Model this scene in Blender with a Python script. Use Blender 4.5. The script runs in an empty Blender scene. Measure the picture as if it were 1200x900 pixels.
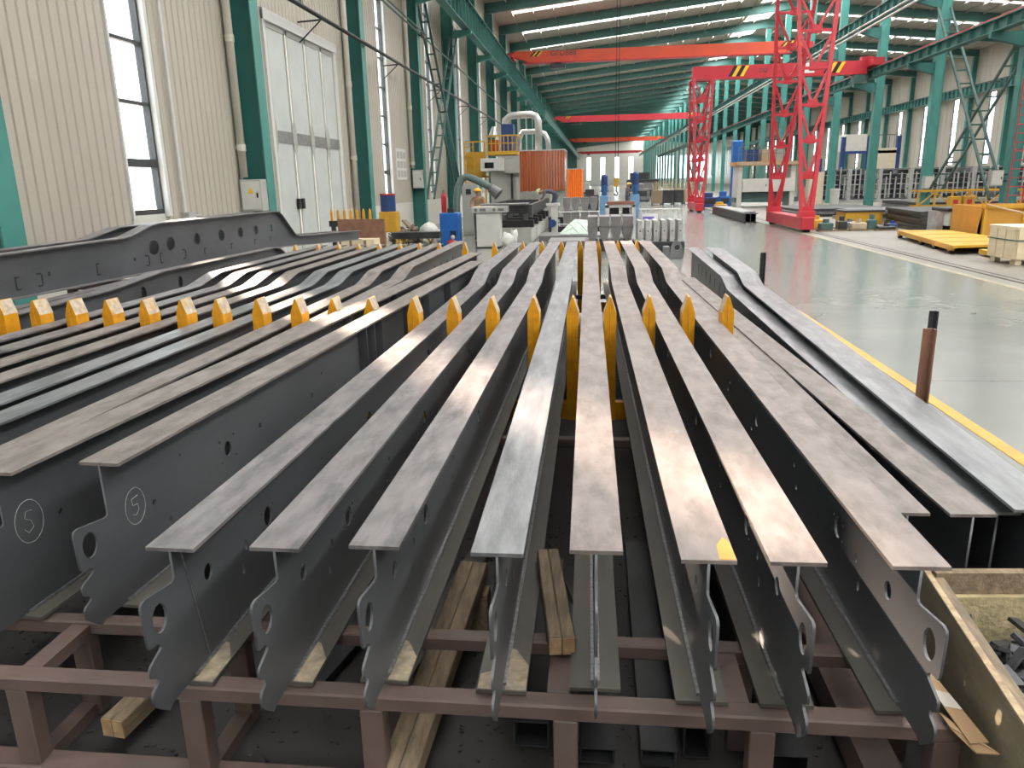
import bpy, bmesh, math, random
from mathutils import Vector, Matrix
random.seed(7)
R = math.radians
PI = math.pi
scene = bpy.context.scene
C = scene.collection

# ------------------------------------------------------------------ camera
F_PX, ROLL, HC = 890.0, 1.3, 1.92
def cam_axes(vx, vy, roll):
    d = Vector((vx, vy, F_PX)).normalized()            # hall axis in camera coords (right, up, forward)
    w = Vector((-math.sin(R(roll)), math.cos(R(roll)), 0))
    u = (w + Vector((0, 0, -w.dot(d) / d.z))).normalized()
    x = u.cross(d)
    return x, d, u
ax, ay, az = cam_axes(100.0, 239.0, ROLL)
cd = bpy.data.cameras.new('camera')
cd.sensor_width = 36.0
cd.lens = F_PX / 1200 * 36.0
cd.clip_end = 900
cd.clip_start = 0.05
cam = bpy.data.objects.new('camera', cd)
C.objects.link(cam)
right = Vector((ax[0], ay[0], az[0])); upv = Vector((ax[1], ay[1], az[1])); fwd = Vector((ax[2], ay[2], az[2]))
m = Matrix((right, upv, -fwd)).transposed().to_4x4()
m.translation = Vector((0, 0, HC))
cam.matrix_world = m
scene.camera = cam

# ------------------------------------------------------------------ view, world, sun, skylight lamps
vs = scene.view_settings
vs.view_transform = 'Standard'; vs.look = 'None'; vs.gamma = 1.0; vs.use_curve_mapping = False
vs.exposure = 0.92
scene.cycles.max_bounces = 7
scene.cycles.diffuse_bounces = 4
scene.cycles.glossy_bounces = 3
scene.cycles.transparent_max_bounces = 12
scene.cycles.sample_clamp_indirect = 6.0
scene.cycles.caustics_reflective = False
scene.cycles.caustics_refractive = False

world = bpy.data.worlds.new('world'); scene.world = world; world.use_nodes = True
bg = world.node_tree.nodes['Background']
bg.inputs[0].default_value = (0.92, 0.97, 1.0, 1); bg.inputs[1].default_value = 3.2

sd = bpy.data.lights.new('sun', 'SUN'); sd.energy = 13.5; sd.color = (1.0, 0.72, 0.56); sd.angle = R(1.2)
sun = bpy.data.objects.new('sun', sd); C.objects.link(sun)
sun.rotation_euler = Vector((-1.0, 1.255, 1.06)).to_track_quat('Z', 'Y').to_euler()

XL, XC, XR = -7.85, 16.2, 39.0          # left wall, middle column row, right wall
def roof_z(x):
    return 13.9 + 0.1 * (x - XL) if x < XC else 13.9 + 0.1 * (XC - XL) - 0.1 * (x - XC)
def skylight(x0, x1, yc, wid, L):
    a = bpy.data.lights.new('skylight_lamp', 'AREA'); a.shape = 'RECTANGLE'
    ln = math.hypot(x1 - x0, roof_z(x1) - roof_z(x0))
    a.size = ln; a.size_y = wid; a.energy = L * PI * ln * wid; a.color = (1.0, 0.965, 0.96)
    o = bpy.data.objects.new('skylight_lamp', a); C.objects.link(o)
    o.location = ((x0 + x1) / 2, yc, (roof_z(x0) + roof_z(x1)) / 2 - 0.03)
    o.rotation_euler = (0, -math.atan2(roof_z(x1) - roof_z(x0), x1 - x0), 0)
SDY, SWD, SWR = 0.3, 0.5, 0.36                    # strip offset in its bay, half width
STRIPS = [13 + 8 * k - 40 for k in range(0, 22)]
for yc in STRIPS:
    skylight(-6.4, 13.0, yc + SDY, SWD * 2, 6.6)
    if yc < 125:
        skylight(18.5, 36.5, yc + SDY, SWR * 2, 6.0)
def ridge_lamp(ya, yb, L):
    a = bpy.data.lights.new('ridge_lamp', 'AREA'); a.shape = 'RECTANGLE'; a.size = 2.2; a.size_y = yb - ya; a.energy = L * PI * 2.2 * (yb - ya); a.color = (1.0, 0.985, 0.975)
    o = bpy.data.objects.new('ridge_lamp', a); C.objects.link(o); o.location = (14.75, (ya + yb) / 2, roof_z(14.75) - 0.04); o.rotation_euler = (0, -math.atan(0.1), 0)
for k in range(-3, 36):
    if k < 22 or k % 2: ridge_lamp(9 + 8 * k + .8, 9 + 8 * k + 7.2, 8.0)

# ------------------------------------------------------------------ materials
MAT = {}
def mat(name, col, rough=0.5, metal=0.0, var=0.12, scale=4.0, stretch=(1, 1, 1), stain=None, stain_amt=0.5, stain_scale=2.0, bump=0.0, bump_scale=40.0, spec=0.5, emit=None, rvar=0.0, trans=0.0):
    mt = bpy.data.materials.new(name); mt.use_nodes = True
    nt = mt.node_tree; N = nt.nodes; Lk = nt.links
    b = N['Principled BSDF']
    b.inputs['Roughness'].default_value = rough
    b.inputs['Metallic'].default_value = metal
    b.inputs['Specular IOR Level'].default_value = spec
    if trans: b.inputs['Transmission Weight'].default_value = trans
    tc = N.new('ShaderNodeTexCoord'); oi = N.new('ShaderNodeObjectInfo')
    mp = N.new('ShaderNodeMapping'); mp.inputs['Scale'].default_value = stretch
    ad = N.new('ShaderNodeVectorMath'); ad.operation = 'ADD'
    ml = N.new('ShaderNodeMath'); ml.operation = 'MULTIPLY'; ml.inputs[1].default_value = 37.0
    Lk.new(oi.outputs['Random'], ml.inputs[0]); Lk.new(ml.outputs[0], ad.inputs[1])
    Lk.new(tc.outputs['Object'], ad.inputs[0]); Lk.new(ad.outputs[0], mp.inputs['Vector'])
    nz = N.new('ShaderNodeTexNoise'); nz.inputs['Scale'].default_value = scale; nz.inputs['Detail'].default_value = 6
    Lk.new(mp.outputs[0], nz.inputs['Vector'])
    cr = N.new('ShaderNodeValToRGB')
    cr.color_ramp.elements[0].position = 0.3; cr.color_ramp.elements[1].position = 0.7
    lo = [max(0, c * (1 - var)) for c in col]; hi = [min(1, c * (1 + var)) for c in col]
    cr.color_ramp.elements[0].color = (*lo, 1); cr.color_ramp.elements[1].color = (*hi, 1)
    Lk.new(nz.outputs['Fac'], cr.inputs[0])
    out = cr.outputs[0]
    if stain:
        n2 = N.new('ShaderNodeTexNoise'); n2.inputs['Scale'].default_value = stain_scale; n2.inputs['Detail'].default_value = 8; n2.inputs['Roughness'].default_value = 0.65
        Lk.new(mp.outputs[0], n2.inputs['Vector'])
        r2 = N.new('ShaderNodeValToRGB'); r2.color_ramp.elements[0].position = 0.5; r2.color_ramp.elements[1].position = 0.68
        r2.color_ramp.elements[0].color = (0, 0, 0, 1); r2.color_ramp.elements[1].color = (stain_amt,) * 3 + (1,)
        Lk.new(n2.outputs['Fac'], r2.inputs[0])
        mx = N.new('ShaderNodeMix'); mx.data_type = 'RGBA'
        Lk.new(r2.outputs[0], mx.inputs['Factor']); Lk.new(out, mx.inputs['A']); mx.inputs['B'].default_value = (*stain, 1)
        out = mx.outputs['Result']
    Lk.new(out, b.inputs['Base Color'])
    if rvar:
        mr = N.new('ShaderNodeMapRange'); mr.inputs['To Min'].default_value = max(0.03, rough - rvar); mr.inputs['To Max'].default_value = rough + rvar
        Lk.new(nz.outputs['Fac'], mr.inputs['Value']); Lk.new(mr.outputs[0], b.inputs['Roughness'])
    if bump:
        n3 = N.new('ShaderNodeTexNoise'); n3.inputs['Scale'].default_value = bump_scale; n3.inputs['Detail'].default_value = 4
        Lk.new(mp.outputs[0], n3.inputs['Vector'])
        bp = N.new('ShaderNodeBump'); bp.inputs['Strength'].default_value = bump; bp.inputs['Distance'].default_value = 0.01
        Lk.new(n3.outputs['Fac'], bp.inputs['Height']); Lk.new(bp.outputs[0], b.inputs['Normal'])
    if emit:
        b.inputs['Emission Color'].default_value = (*emit[0], 1); b.inputs['Emission Strength'].default_value = emit[1]
    MAT[name] = mt
    return mt

mat('web_steel', (0.108, 0.114, 0.124), 0.40, 0.3, 0.25, 2.0, (1, .4, 1), stain=(0.165, 0.17, 0.178), stain_amt=.5, stain_scale=1.3, rvar=.1)  # darker than the flanges: shade on the upright webs is put into the colour
mat('flange_beige', (0.238, 0.202, 0.19), 0.5, 0.15, 0.24, 9.0, (1.5, .6, 1), stain=(0.13, 0.115, 0.108), stain_amt=.8, stain_scale=6.5, bump=.15, bump_scale=60)
mat('flange_grey', (0.208, 0.193, 0.198), 0.44, 0.25, 0.3, 8.0, (2.0, .6, 1), stain=(0.085, 0.082, 0.087), stain_amt=.85, stain_scale=5.5, bump=.1, bump_scale=60)
mat('flange_blue', (0.215, 0.222, 0.235), 0.38, 0.35, 0.3, 7.0, (2.6, .5, 1), stain=(0.09, 0.095, 0.105), stain_amt=.8, stain_scale=3.0, bump=.1, bump_scale=60)
mat('flange_brown', (0.202, 0.177, 0.166), 0.55, 0.1, 0.28, 10.0, (1.5, .6, 1), stain=(0.11, 0.095, 0.085), stain_amt=.8, stain_scale=7, bump=.2, bump_scale=70)
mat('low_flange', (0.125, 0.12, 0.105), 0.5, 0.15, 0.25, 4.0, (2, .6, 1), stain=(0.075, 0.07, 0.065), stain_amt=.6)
mat('weld', (0.35, 0.36, 0.37), 0.35, 0.8, 0.3, 60)
mat('scorch', (0.42, 0.35, 0.25), 0.7, 0.0, 0.3, 25, stain=(0.20, 0.21, 0.19), stain_amt=.85, stain_scale=14)
mat('chalk', (0.42, 0.44, 0.45), 0.9, 0, 0.3, 60)
mat('rack_paint', (0.14, 0.097, 0.086), 0.55, 0.05, 0.18, 6.0, stain=(0.125, 0.108, 0.095), stain_amt=.7, stain_scale=4, bump=.1)
mat('yellow_paint', (0.76, 0.345, 0.008), 0.45, 0.0, 0.14, 8.0, stain=(0.42, 0.19, 0.02), stain_amt=.45, stain_scale=9, bump=.15)
mat('bare_edge', (0.55, 0.47, 0.36), 0.6, 0.1, 0.3, 20, stain=(0.62, 0.33, 0.03), stain_amt=.8, stain_scale=14)
mat('teal_paint', (0.06, 0.25, 0.222), 0.45, 0.0, 0.12, 1.2, stain=(0.05, 0.19, 0.17), stain_amt=.3)
mat('teal_web', (0.032, 0.16, 0.145), 0.5, 0.0, 0.12, 1.2)  # darker copy of the teal paint, with the web side's shade in its colour
mat('rafter_paint', (0.062, 0.195, 0.178), 0.5, 0.0, 0.1, 1.0)
mat('green_grey', (0.065, 0.13, 0.118), 0.5, 0.0, 0.15, 3)
mat('cladding', (0.47, 0.435, 0.375), 0.38, 0.0, 0.05, 0.7, (1, 1, .3), stain=(0.41, 0.38, 0.33), stain_amt=.4, stain_scale=.8)
mat('plinth', (0.62, 0.61, 0.56), 0.7, 0, 0.08, 2, stain=(0.4, 0.38, 0.34), stain_amt=.4)
mat('roof_sheet', (0.46, 0.43, 0.38), 0.6, 0, 0.06, 1)
mat('frame_dark', (0.055, 0.058, 0.062), 0.45, 0.2, 0.1)
mat('white_trim', (0.66, 0.66, 0.64), 0.5, 0, 0.05)
mat('pipe_white', (0.60, 0.57, 0.50), 0.35, 0, 0.06, 2)
mat('door_white', (0.55, 0.59, 0.57), 0.42, 0, 0.05, 1.5, stain=(0.45, 0.48, 0.47), stain_amt=.4)
mat('door_band', (0.23, 0.24, 0.23), 0.5, 0.2, 0.2, 10)
mat('black_pipe', (0.02, 0.024, 0.025), 0.45, 0.1, 0.1)
mat('crane_red', (0.52, 0.032, 0.05), 0.42, 0, 0.1, 2, stain=(0.45, 0.03, 0.04), stain_amt=.3)
mat('crane_orange', (0.68, 0.085, 0.035), 0.42, 0, 0.08, 1)
mat('black', (0.012, 0.012, 0.013), 0.5, 0, 0.1)
mat('dark_steel', (0.045, 0.048, 0.052), 0.45, 0.35, 0.25, 3)
mat('mid_steel', (0.20, 0.205, 0.21), 0.4, 0.5, 0.2, 4)
mat('plate_grey', (0.22, 0.21, 0.215), 0.5, 0.2, 0.15, 4)
mat('silver', (0.55, 0.56, 0.56), 0.35, 0.6, 0.15, 6)
mat('machine_white', (0.60, 0.60, 0.57), 0.42, 0, 0.06, 2)
mat('machine_grey', (0.40, 0.41, 0.38), 0.45, 0, 0.08, 2)
mat('blue_cab', (0.012, 0.115, 0.42), 0.4, 0, 0.1, 3)
mat('blue_dark', (0.02, 0.055, 0.19), 0.4, 0, 0.15, 3)
mat('blue_motor', (0.03, 0.13, 0.33), 0.35, 0, 0.15, 5)
mat('blue_light', (0.16, 0.33, 0.55), 0.35, 0, 0.12, 5)
mat('machine_yellow', (0.58, 0.33, 0.03), 0.45, 0, 0.1, 5, stain=(0.55, 0.3, 0.03), stain_amt=.4)
mat('orange_bin', (0.55, 0.28, 0.045), 0.5, 0, 0.1, 3, stain=(0.5, 0.25, 0.05), stain_amt=.4)
mat('copper_strip', (0.34, 0.085, 0.025), 0.16, 0.1, 0.25, 3, (6, 6, .3))
mat('orange_strip', (0.95, 0.20, 0.02), 0.25, 0, 0.12, 3, emit=None)
mat('hose', (0.10, 0.15, 0.135), 0.55, 0, 0.15, 20, bump=.5, bump_scale=30)
mat('fire_red', (0.45, 0.02, 0.025), 0.35, 0, 0.1)
mat('rust', (0.26, 0.13, 0.085), 0.75, 0, 0.25, 8, stain=(0.16, 0.08, 0.05), stain_amt=.6)
mat('wood', (0.27, 0.205, 0.135), 0.75, 0, 0.3, 14, (3, .5, 3), stain=(0.13, 0.105, 0.08), stain_amt=.8, stain_scale=5, bump=.4, bump_scale=30)
mat('wood_end', (0.50, 0.34, 0.19), 0.8, 0, 0.3, 22, stain=(0.36, 0.18, 0.09), stain_amt=.6, stain_scale=8, bump=.4)
mat('plywood', (0.29, 0.245, 0.17), 0.7, 0, 0.16, 5, (1, 1, 2.5), stain=(0.17, 0.15, 0.105), stain_amt=.65, stain_scale=2.6, bump=.25, bump_scale=20)
mat('ply_edge', (0.44, 0.33, 0.21), 0.8, 0, 0.3, 30, stain=(0.28, 0.17, 0.10), stain_amt=.7, stain_scale=12, bump=.5)
mat('fibre', (0.56, 0.48, 0.28), 0.9, 0, 0.2, 18, stain=(0.34, 0.29, 0.17), stain_amt=.6, stain_scale=10, bump=.8, bump_scale=50)
mat('crate_wood', (0.74, 0.62, 0.43), 0.65, 0, 0.08, 4, (1, 1, 4), stain=(0.6, 0.48, 0.32), stain_amt=.4)
mat('cardboard', (0.44, 0.29, 0.16), 0.8, 0, 0.1, 6)
mat('tape', (0.62, 0.58, 0.50), 0.4, 0, 0.08)
mat('chips', (0.05, 0.05, 0.052), 0.5, 0.3, 0.4, 30)
mat('dirt', (0.045, 0.043, 0.042), 0.9, 0, 0.4, 12, bump=.7, bump_scale=60)
mat('sack', (0.68, 0.68, 0.65), 0.8, 0, 0.12, 10)
mat('scrap_mix', (0.24, 0.19, 0.145), 0.8, 0, 0.4, 8)
mat('tarp', (0.50, 0.62, 0.54), 0.35, 0, 0.2, 6, stain=(0.75, 0.8, 0.78), stain_amt=.8, stain_scale=5)
mat('yellow_line', (0.62, 0.33, 0.03), 0.4, 0, 0.15, 6, stain=(0.5, 0.3, 0.08), stain_amt=.5, stain_scale=5)
mat('rail_line', (0.42, 0.37, 0.24), 0.6, 0, 0.2, 4)
mat('rail_steel', (0.14, 0.125, 0.11), 0.5, .3, 0.3, 4)
mat('tan', (0.45, 0.36, 0.25), 0.7, 0, 0.15, 6)
mat('beige_panel', (0.66, 0.58, 0.45), 0.6, 0, 0.05)
mat('glass_dark', (0.012, 0.014, 0.016), 0.12, 0, 0.05)
mat('sign_white', (0.75, 0.76, 0.77), 0.5, 0, 0.03)
mat('sign_purple', (0.15, 0.10, 0.5), 0.5, 0, 0.03)
mat('warn_yellow', (0.85, 0.55, 0.03), 0.5, 0, 0.05)
mat('straw', (0.50, 0.42, 0.25), 0.8, 0, 0.25, 6)
mat('skin', (0.42, 0.24, 0.16), 0.6, 0, 0.05)
mat('cloth_navy', (0.06, 0.065, 0.10), 0.85, 0, 0.2, 12)
mat('cloth_grey', (0.13, 0.12, 0.145), 0.85, 0, 0.2, 12)
mat('cloth_tan', (0.35, 0.22, 0.13), 0.85, 0, 0.2, 12)
mat('helmet_yellow', (0.85, 0.48, 0.03), 0.3, 0, 0.05)
mat('helmet_pale', (0.62, 0.63, 0.36), 0.3, 0, 0.05)
mat('ground_out', (0.45, 0.45, 0.43), 0.9, 0, 0.1)
mat('rope', (0.03, 0.032, 0.034), 0.6, 0.2, 0.1)
mat('scrap_black', (0.055, 0.058, 0.065), 0.4, 0.4, 0.3, 20)

def glass_mat(name, tint, refl):
    mt = bpy.data.materials.new(name); mt.use_nodes = True
    nt = mt.node_tree; nt.nodes.remove(nt.nodes['Principled BSDF'])
    t = nt.nodes.new('ShaderNodeBsdfTransparent'); t.inputs[0].default_value = (*tint, 1)
    g = nt.nodes.new('ShaderNodeBsdfGlossy'); g.inputs['Roughness'].default_value = 0.05
    mx = nt.nodes.new('ShaderNodeMixShader'); mx.inputs[0].default_value = refl
    nt.links.new(t.outputs[0], mx.inputs[1]); nt.links.new(g.outputs[0], mx.inputs[2])
    nt.links.new(mx.outputs[0], nt.nodes['Material Output'].inputs[0])
    MAT[name] = mt
glass_mat('glass', (0.93, 0.97, 0.97), 0.06)
def translucent_mat(name, col):
    mt = bpy.data.materials.new(name); mt.use_nodes = True
    nt = mt.node_tree; nt.nodes.remove(nt.nodes['Principled BSDF'])
    t = nt.nodes.new('ShaderNodeBsdfTranslucent'); t.inputs[0].default_value = (*col, 1)
    g = nt.nodes.new('ShaderNodeBsdfDiffuse'); g.inputs[0].default_value = (*col, 1)
    mx = nt.nodes.new('ShaderNodeMixShader'); mx.inputs[0].default_value = 0.2
    nt.links.new(t.outputs[0], mx.inputs[1]); nt.links.new(g.outputs[0], mx.inputs[2])
    nt.links.new(mx.outputs[0], nt.nodes['Material Output'].inputs[0])
    MAT[name] = mt
translucent_mat('skylight_sheet', (0.9, 0.95, 0.93))

def floor_material():
    mt = bpy.data.materials.new('floor_concrete'); mt.use_nodes = True
    nt = mt.node_tree; N = nt.nodes; Lk = nt.links; b = N['Principled BSDF']
    geo = N.new('ShaderNodeNewGeometry'); sep = N.new('ShaderNodeSeparateXYZ'); Lk.new(geo.outputs['Position'], sep.inputs[0])
    n1 = N.new('ShaderNodeTexNoise'); n1.inputs['Scale'].default_value = 0.55; n1.inputs['Detail'].default_value = 7; Lk.new(geo.outputs['Position'], n1.inputs['Vector'])
    def ramp(src, p0, p1, c0, c1):
        r = N.new('ShaderNodeValToRGB'); r.color_ramp.elements[0].position = p0; r.color_ramp.elements[1].position = p1
        r.color_ramp.elements[0].color = c0; r.color_ramp.elements[1].color = c1; Lk.new(src, r.inputs[0]); return r.outputs[0]
    def mth(op, a, bb, clamp=False):
        n = N.new('ShaderNodeMath'); n.operation = op; n.use_clamp = clamp
        for i, v in enumerate((a, bb)):
            if isinstance(v, (int, float)): n.inputs[i].default_value = v
            else: Lk.new(v, n.inputs[i])
        return n.outputs[0]
    base = ramp(n1.outputs['Fac'], .3, .7, (0.20, 0.21, 0.195, 1), (0.26, 0.268, 0.248, 1))
    rough_c = ramp(n1.outputs['Fac'], .3, .7, (0.19, 0.178, 0.155, 1), (0.25, 0.233, 0.205, 1))
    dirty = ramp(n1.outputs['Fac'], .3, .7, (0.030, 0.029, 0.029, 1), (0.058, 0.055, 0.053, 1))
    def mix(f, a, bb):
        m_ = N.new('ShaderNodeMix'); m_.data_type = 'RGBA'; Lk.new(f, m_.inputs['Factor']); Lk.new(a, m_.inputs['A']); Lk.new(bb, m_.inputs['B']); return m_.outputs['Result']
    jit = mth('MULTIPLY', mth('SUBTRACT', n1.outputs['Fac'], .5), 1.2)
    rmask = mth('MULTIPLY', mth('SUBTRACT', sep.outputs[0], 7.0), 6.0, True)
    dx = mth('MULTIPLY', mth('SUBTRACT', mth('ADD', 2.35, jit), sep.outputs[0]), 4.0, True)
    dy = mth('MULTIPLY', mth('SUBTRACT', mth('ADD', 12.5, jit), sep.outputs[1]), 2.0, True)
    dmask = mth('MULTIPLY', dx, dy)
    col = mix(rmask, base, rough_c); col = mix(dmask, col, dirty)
    # saw-cut joints every 6 m
    def joint(src, off):
        fr = mth('ABSOLUTE', mth('SUBTRACT', mth('FRACT', mth('DIVIDE', mth('ADD', src, off), 6.0), 0), .5), 0)
        return mth('LESS_THAN', fr, 0.0016)
    j = mth('MAXIMUM', joint(sep.outputs[0], 1.3), joint(sep.outputs[1], 1.6))
    jc = N.new('ShaderNodeRGB'); jc.outputs[0].default_value = (0.13, 0.13, 0.12, 1)
    col = mix(mth('MULTIPLY', j, .8), col, jc.outputs[0])
    Lk.new(col, b.inputs['Base Color'])
    n2 = N.new('ShaderNodeTexNoise'); n2.inputs['Scale'].default_value = 1.6; n2.inputs['Detail'].default_value = 5; Lk.new(geo.outputs['Position'], n2.inputs['Vector'])
    rr = mth('ADD', mth('MULTIPLY', n2.outputs['Fac'], .16), .10)
    rr = mth('ADD', rr, mth('MULTIPLY', rmask, .25)); rr = mth('ADD', rr, mth('MULTIPLY', dmask, .5), True)
    Lk.new(rr, b.inputs['Roughness'])
    b.inputs['Specular IOR Level'].default_value = 0.6
    n3 = N.new('ShaderNodeTexNoise'); n3.inputs['Scale'].default_value = 1.1; n3.inputs['Detail'].default_value = 3; Lk.new(geo.outputs['Position'], n3.inputs['Vector'])
    bp = N.new('ShaderNodeBump'); bp.inputs['Strength'].default_value = .12; bp.inputs['Distance'].default_value = .03
    Lk.new(n3.outputs['Fac'], bp.inputs['Height']); Lk.new(bp.outputs[0], b.inputs['Normal'])
    MAT['floor_concrete'] = mt
floor_material()

# ------------------------------------------------------------------ mesh helpers
def crumple(mb, amt, seed, c):
    rr = random.Random(seed); c = Vector(c); seen = {}
    for i, v in enumerate(mb.v):
        k = tuple(round(q, 3) for q in v)
        if k not in seen: seen[k] = 1 + rr.uniform(-amt, amt)
        w = c + (Vector(v) - c) * seen[k]; mb.v[i] = (w.x, w.y, max(w.z, 0.0))
    return mb
def wloc(o):
    v = Vector((0, 0, 0))
    while o is not None:
        v += o.location; o = o.parent
    return v
class MB:
    def __init__(s): s.v = []; s.f = []; s.mi = []; s.cur = 0
    def add(s, vs_, fs):
        n = len(s.v); s.v += [tuple(v) for v in vs_]; s.f += [tuple(i + n for i in f) for f in fs]; s.mi += [s.cur] * len(fs); return s
    def m(s, i): s.cur = i; return s
    def box(s, x0, y0, z0, x1, y1, z1):
        return s.add([(x0, y0, z0), (x1, y0, z0), (x1, y1, z0), (x0, y1, z0), (x0, y0, z1), (x1, y0, z1), (x1, y1, z1), (x0, y1, z1)],
                     [(3, 2, 1, 0), (4, 5, 6, 7), (0, 1, 5, 4), (1, 2, 6, 5), (2, 3, 7, 6), (3, 0, 4, 7)])
    def cbox(s, c, size, M3=None):
        hx, hy, hz = size[0] / 2, size[1] / 2, size[2] / 2
        vs_ = [Vector(p) for p in ((-hx, -hy, -hz), (hx, -hy, -hz), (hx, hy, -hz), (-hx, hy, -hz), (-hx, -hy, hz), (hx, -hy, hz), (hx, hy, hz), (-hx, hy, hz))]
        if M3 is not None: vs_ = [M3 @ v for v in vs_]
        c = Vector(c)
        return s.add([c + v for v in vs_], [(3, 2, 1, 0), (4, 5, 6, 7), (0, 1, 5, 4), (1, 2, 6, 5), (2, 3, 7, 6), (3, 0, 4, 7)])
    def bar(s, p, q, w, h=None, up=(0, 0, 1)):
        p, q = Vector(p), Vector(q); h = h or w
        d = (q - p); L = d.length; d.normalize(); up = Vector(up)
        if abs(d.dot(up)) > .98: up = Vector((1, 0, 0)) if abs(d.x) < .9 else Vector((0, 1, 0))
        sx = d.cross(up).normalized(); sz = sx.cross(d)
        return s.cbox((p + q) / 2, (w, L, h), Matrix((sx, d, sz)).transposed())
    def tube(s, p, q, r, n=10, r2=None, caps=True):
        p, q = Vector(p), Vector(q); r2 = r if r2 is None else r2
        d = (q - p).normalized(); up = Vector((0, 0, 1)) if abs(d.z) < .95 else Vector((1, 0, 0))
        a = d.cross(up).normalized(); b = d.cross(a)
        vs_ = []
        for k in range(n):
            t = 2 * PI * k / n; o = a * math.cos(t) + b * math.sin(t)
            vs_ += [p + o * r, q + o * r2]
        fs = [(2 * k, 2 * ((k + 1) % n), 2 * ((k + 1) % n) + 1, 2 * k + 1) for k in range(n)]
        if caps: fs += [tuple(2 * k for k in range(n)), tuple(2 * k + 1 for k in reversed(range(n)))]
        return s.add(vs_, fs)
    def path(s, pts, r, n=10):
        pts = [Vector(p) for p in pts]; rings = []
        prev = None
        for i, p in enumerate(pts):
            d = (pts[min(i + 1, len(pts) - 1)] - pts[max(i - 1, 0)]).normalized()
            if prev is None:
                up = Vector((0, 0, 1)) if abs(d.z) < .9 else Vector((1, 0, 0))
                a = d.cross(up).normalized()
            else:
                a = (prev - d * prev.dot(d)).normalized()
            prev = a; b = d.cross(a)
            rr = r[i] if isinstance(r, (list, tuple)) else r
            rings.append([p + (a * math.cos(2 * PI * k / n) + b * math.sin(2 * PI * k / n)) * rr for k in range(n)])
        vs_ = [v for rg in rings for v in rg]; fs = []
        for i in range(len(rings) - 1):
            for k in range(n):
                fs.append((i * n + k, i * n + (k + 1) % n, (i + 1) * n + (k + 1) % n, (i + 1) * n + k))
        fs += [tuple(range(n))[::-1], tuple((len(rings) - 1) * n + k for k in range(n))]
        return s.add(vs_, fs)
    def prism(s, poly, a, b, axis):
        """extrude a 2D polygon between a and b along axis: 'x' (poly = y,z), 'y' (poly = x,z), 'z' (poly = x,y)"""
        f3 = {'x': lambda p, t: (t, p[0], p[1]), 'y': lambda p, t: (p[0], t, p[1]), 'z': lambda p, t: (p[0], p[1], t)}[axis]
        n = len(poly)
        return s.add([f3(p, a) for p in poly] + [f3(p, b) for p in poly],
                     [tuple(range(n)), tuple(range(2 * n - 1, n - 1, -1))] + [(k, (k + 1) % n, n + (k + 1) % n, n + k) for k in range(n)])
    def sphere(s, c, r, n=10, sc=(1, 1, 1)):
        c = Vector(c); rows = n // 2 + 1; vs_ = []
        for i in range(rows):
            th = PI * i / (rows - 1)
            for k in range(n):
                ph = 2 * PI * k / n
                vs_.append(c + Vector((r * sc[0] * math.sin(th) * math.cos(ph), r * sc[1] * math.sin(th) * math.sin(ph), r * sc[2] * math.cos(th))))
        fs = [(i * n + k, i * n + (k + 1) % n, (i + 1) * n + (k + 1) % n, (i + 1) * n + k) for i in range(rows - 1) for k in range(n)]
        return s.add(vs_, fs)
    def mesh(s, name, mats, off=Vector((0, 0, 0)), bevel=0, smooth=False):
        me = bpy.data.meshes.new(name)
        me.from_pydata([(v[0] - off.x, v[1] - off.y, v[2] - off.z) for v in s.v], [], s.f)
        bm = bmesh.new(); bm.from_mesh(me)
        for i, f in enumerate(bm.faces): f.material_index = s.mi[i]
        bmesh.ops.remove_doubles(bm, verts=bm.verts, dist=1e-5) if smooth else None
        bmesh.ops.recalc_face_normals(bm, faces=bm.faces)
        if bevel: bmesh.ops.bevel(bm, geom=bm.edges[:], offset=bevel, segments=1, affect='EDGES', clamp_overlap=True)
        if smooth:
            for f in bm.faces: f.smooth = len(f.verts) <= 4
        bm.to_mesh(me); bm.free()
        for mm in (mats if isinstance(mats, (list, tuple)) else [mats]): me.materials.append(MAT[mm])
        return me
    def build(s, name, mats, parent=None, bevel=0, smooth=False, local=False):
        off = Vector((0, 0, 0)) if (local or parent is None) else wloc(parent)
        me = s.mesh(name, mats, off, bevel, smooth)
        return link(name, me, parent)
def link(name, me, parent=None):
    o = bpy.data.objects.new(name, me); C.objects.link(o); o.parent = parent; return o
def thing(name, label, cat, loc=(0, 0, 0), rotz=0, group=None):
    o = bpy.data.objects.new(name, None); C.objects.link(o); o.location = loc; o.rotation_euler = (0, 0, rotz); o.empty_display_size = .1
    return tag(o, label, cat, group)
def tag(o, label, cat, group=None):
    o['label'] = label; o['category'] = cat
    if group: o['group'] = group
    return o
def struct(o): o['kind'] = 'structure'; return o
def stuff(o): o['kind'] = 'stuff'; return o
def dup(root, loc=None, rot=None, label=None, swap=None):
    r = root.copy(); C.objects.link(r)
    if loc is not None: r.location = loc
    if rot is not None: r.rotation_euler = rot
    if label: r['label'] = label
    for ch in root.children:
        c = ch.copy(); C.objects.link(c); c.parent = r
        if swap and ch.name.split('.')[0] in swap:
            c.material_slots[0].link = 'OBJECT'; c.material_slots[0].material = MAT[swap[ch.name.split('.')[0]]]
        for g in ch.children:
            d = g.copy(); C.objects.link(d); d.parent = c
    return r
def set_mat(o, mname):
    o.material_slots[0].link = 'OBJECT'; o.material_slots[0].material = MAT[mname]

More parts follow.
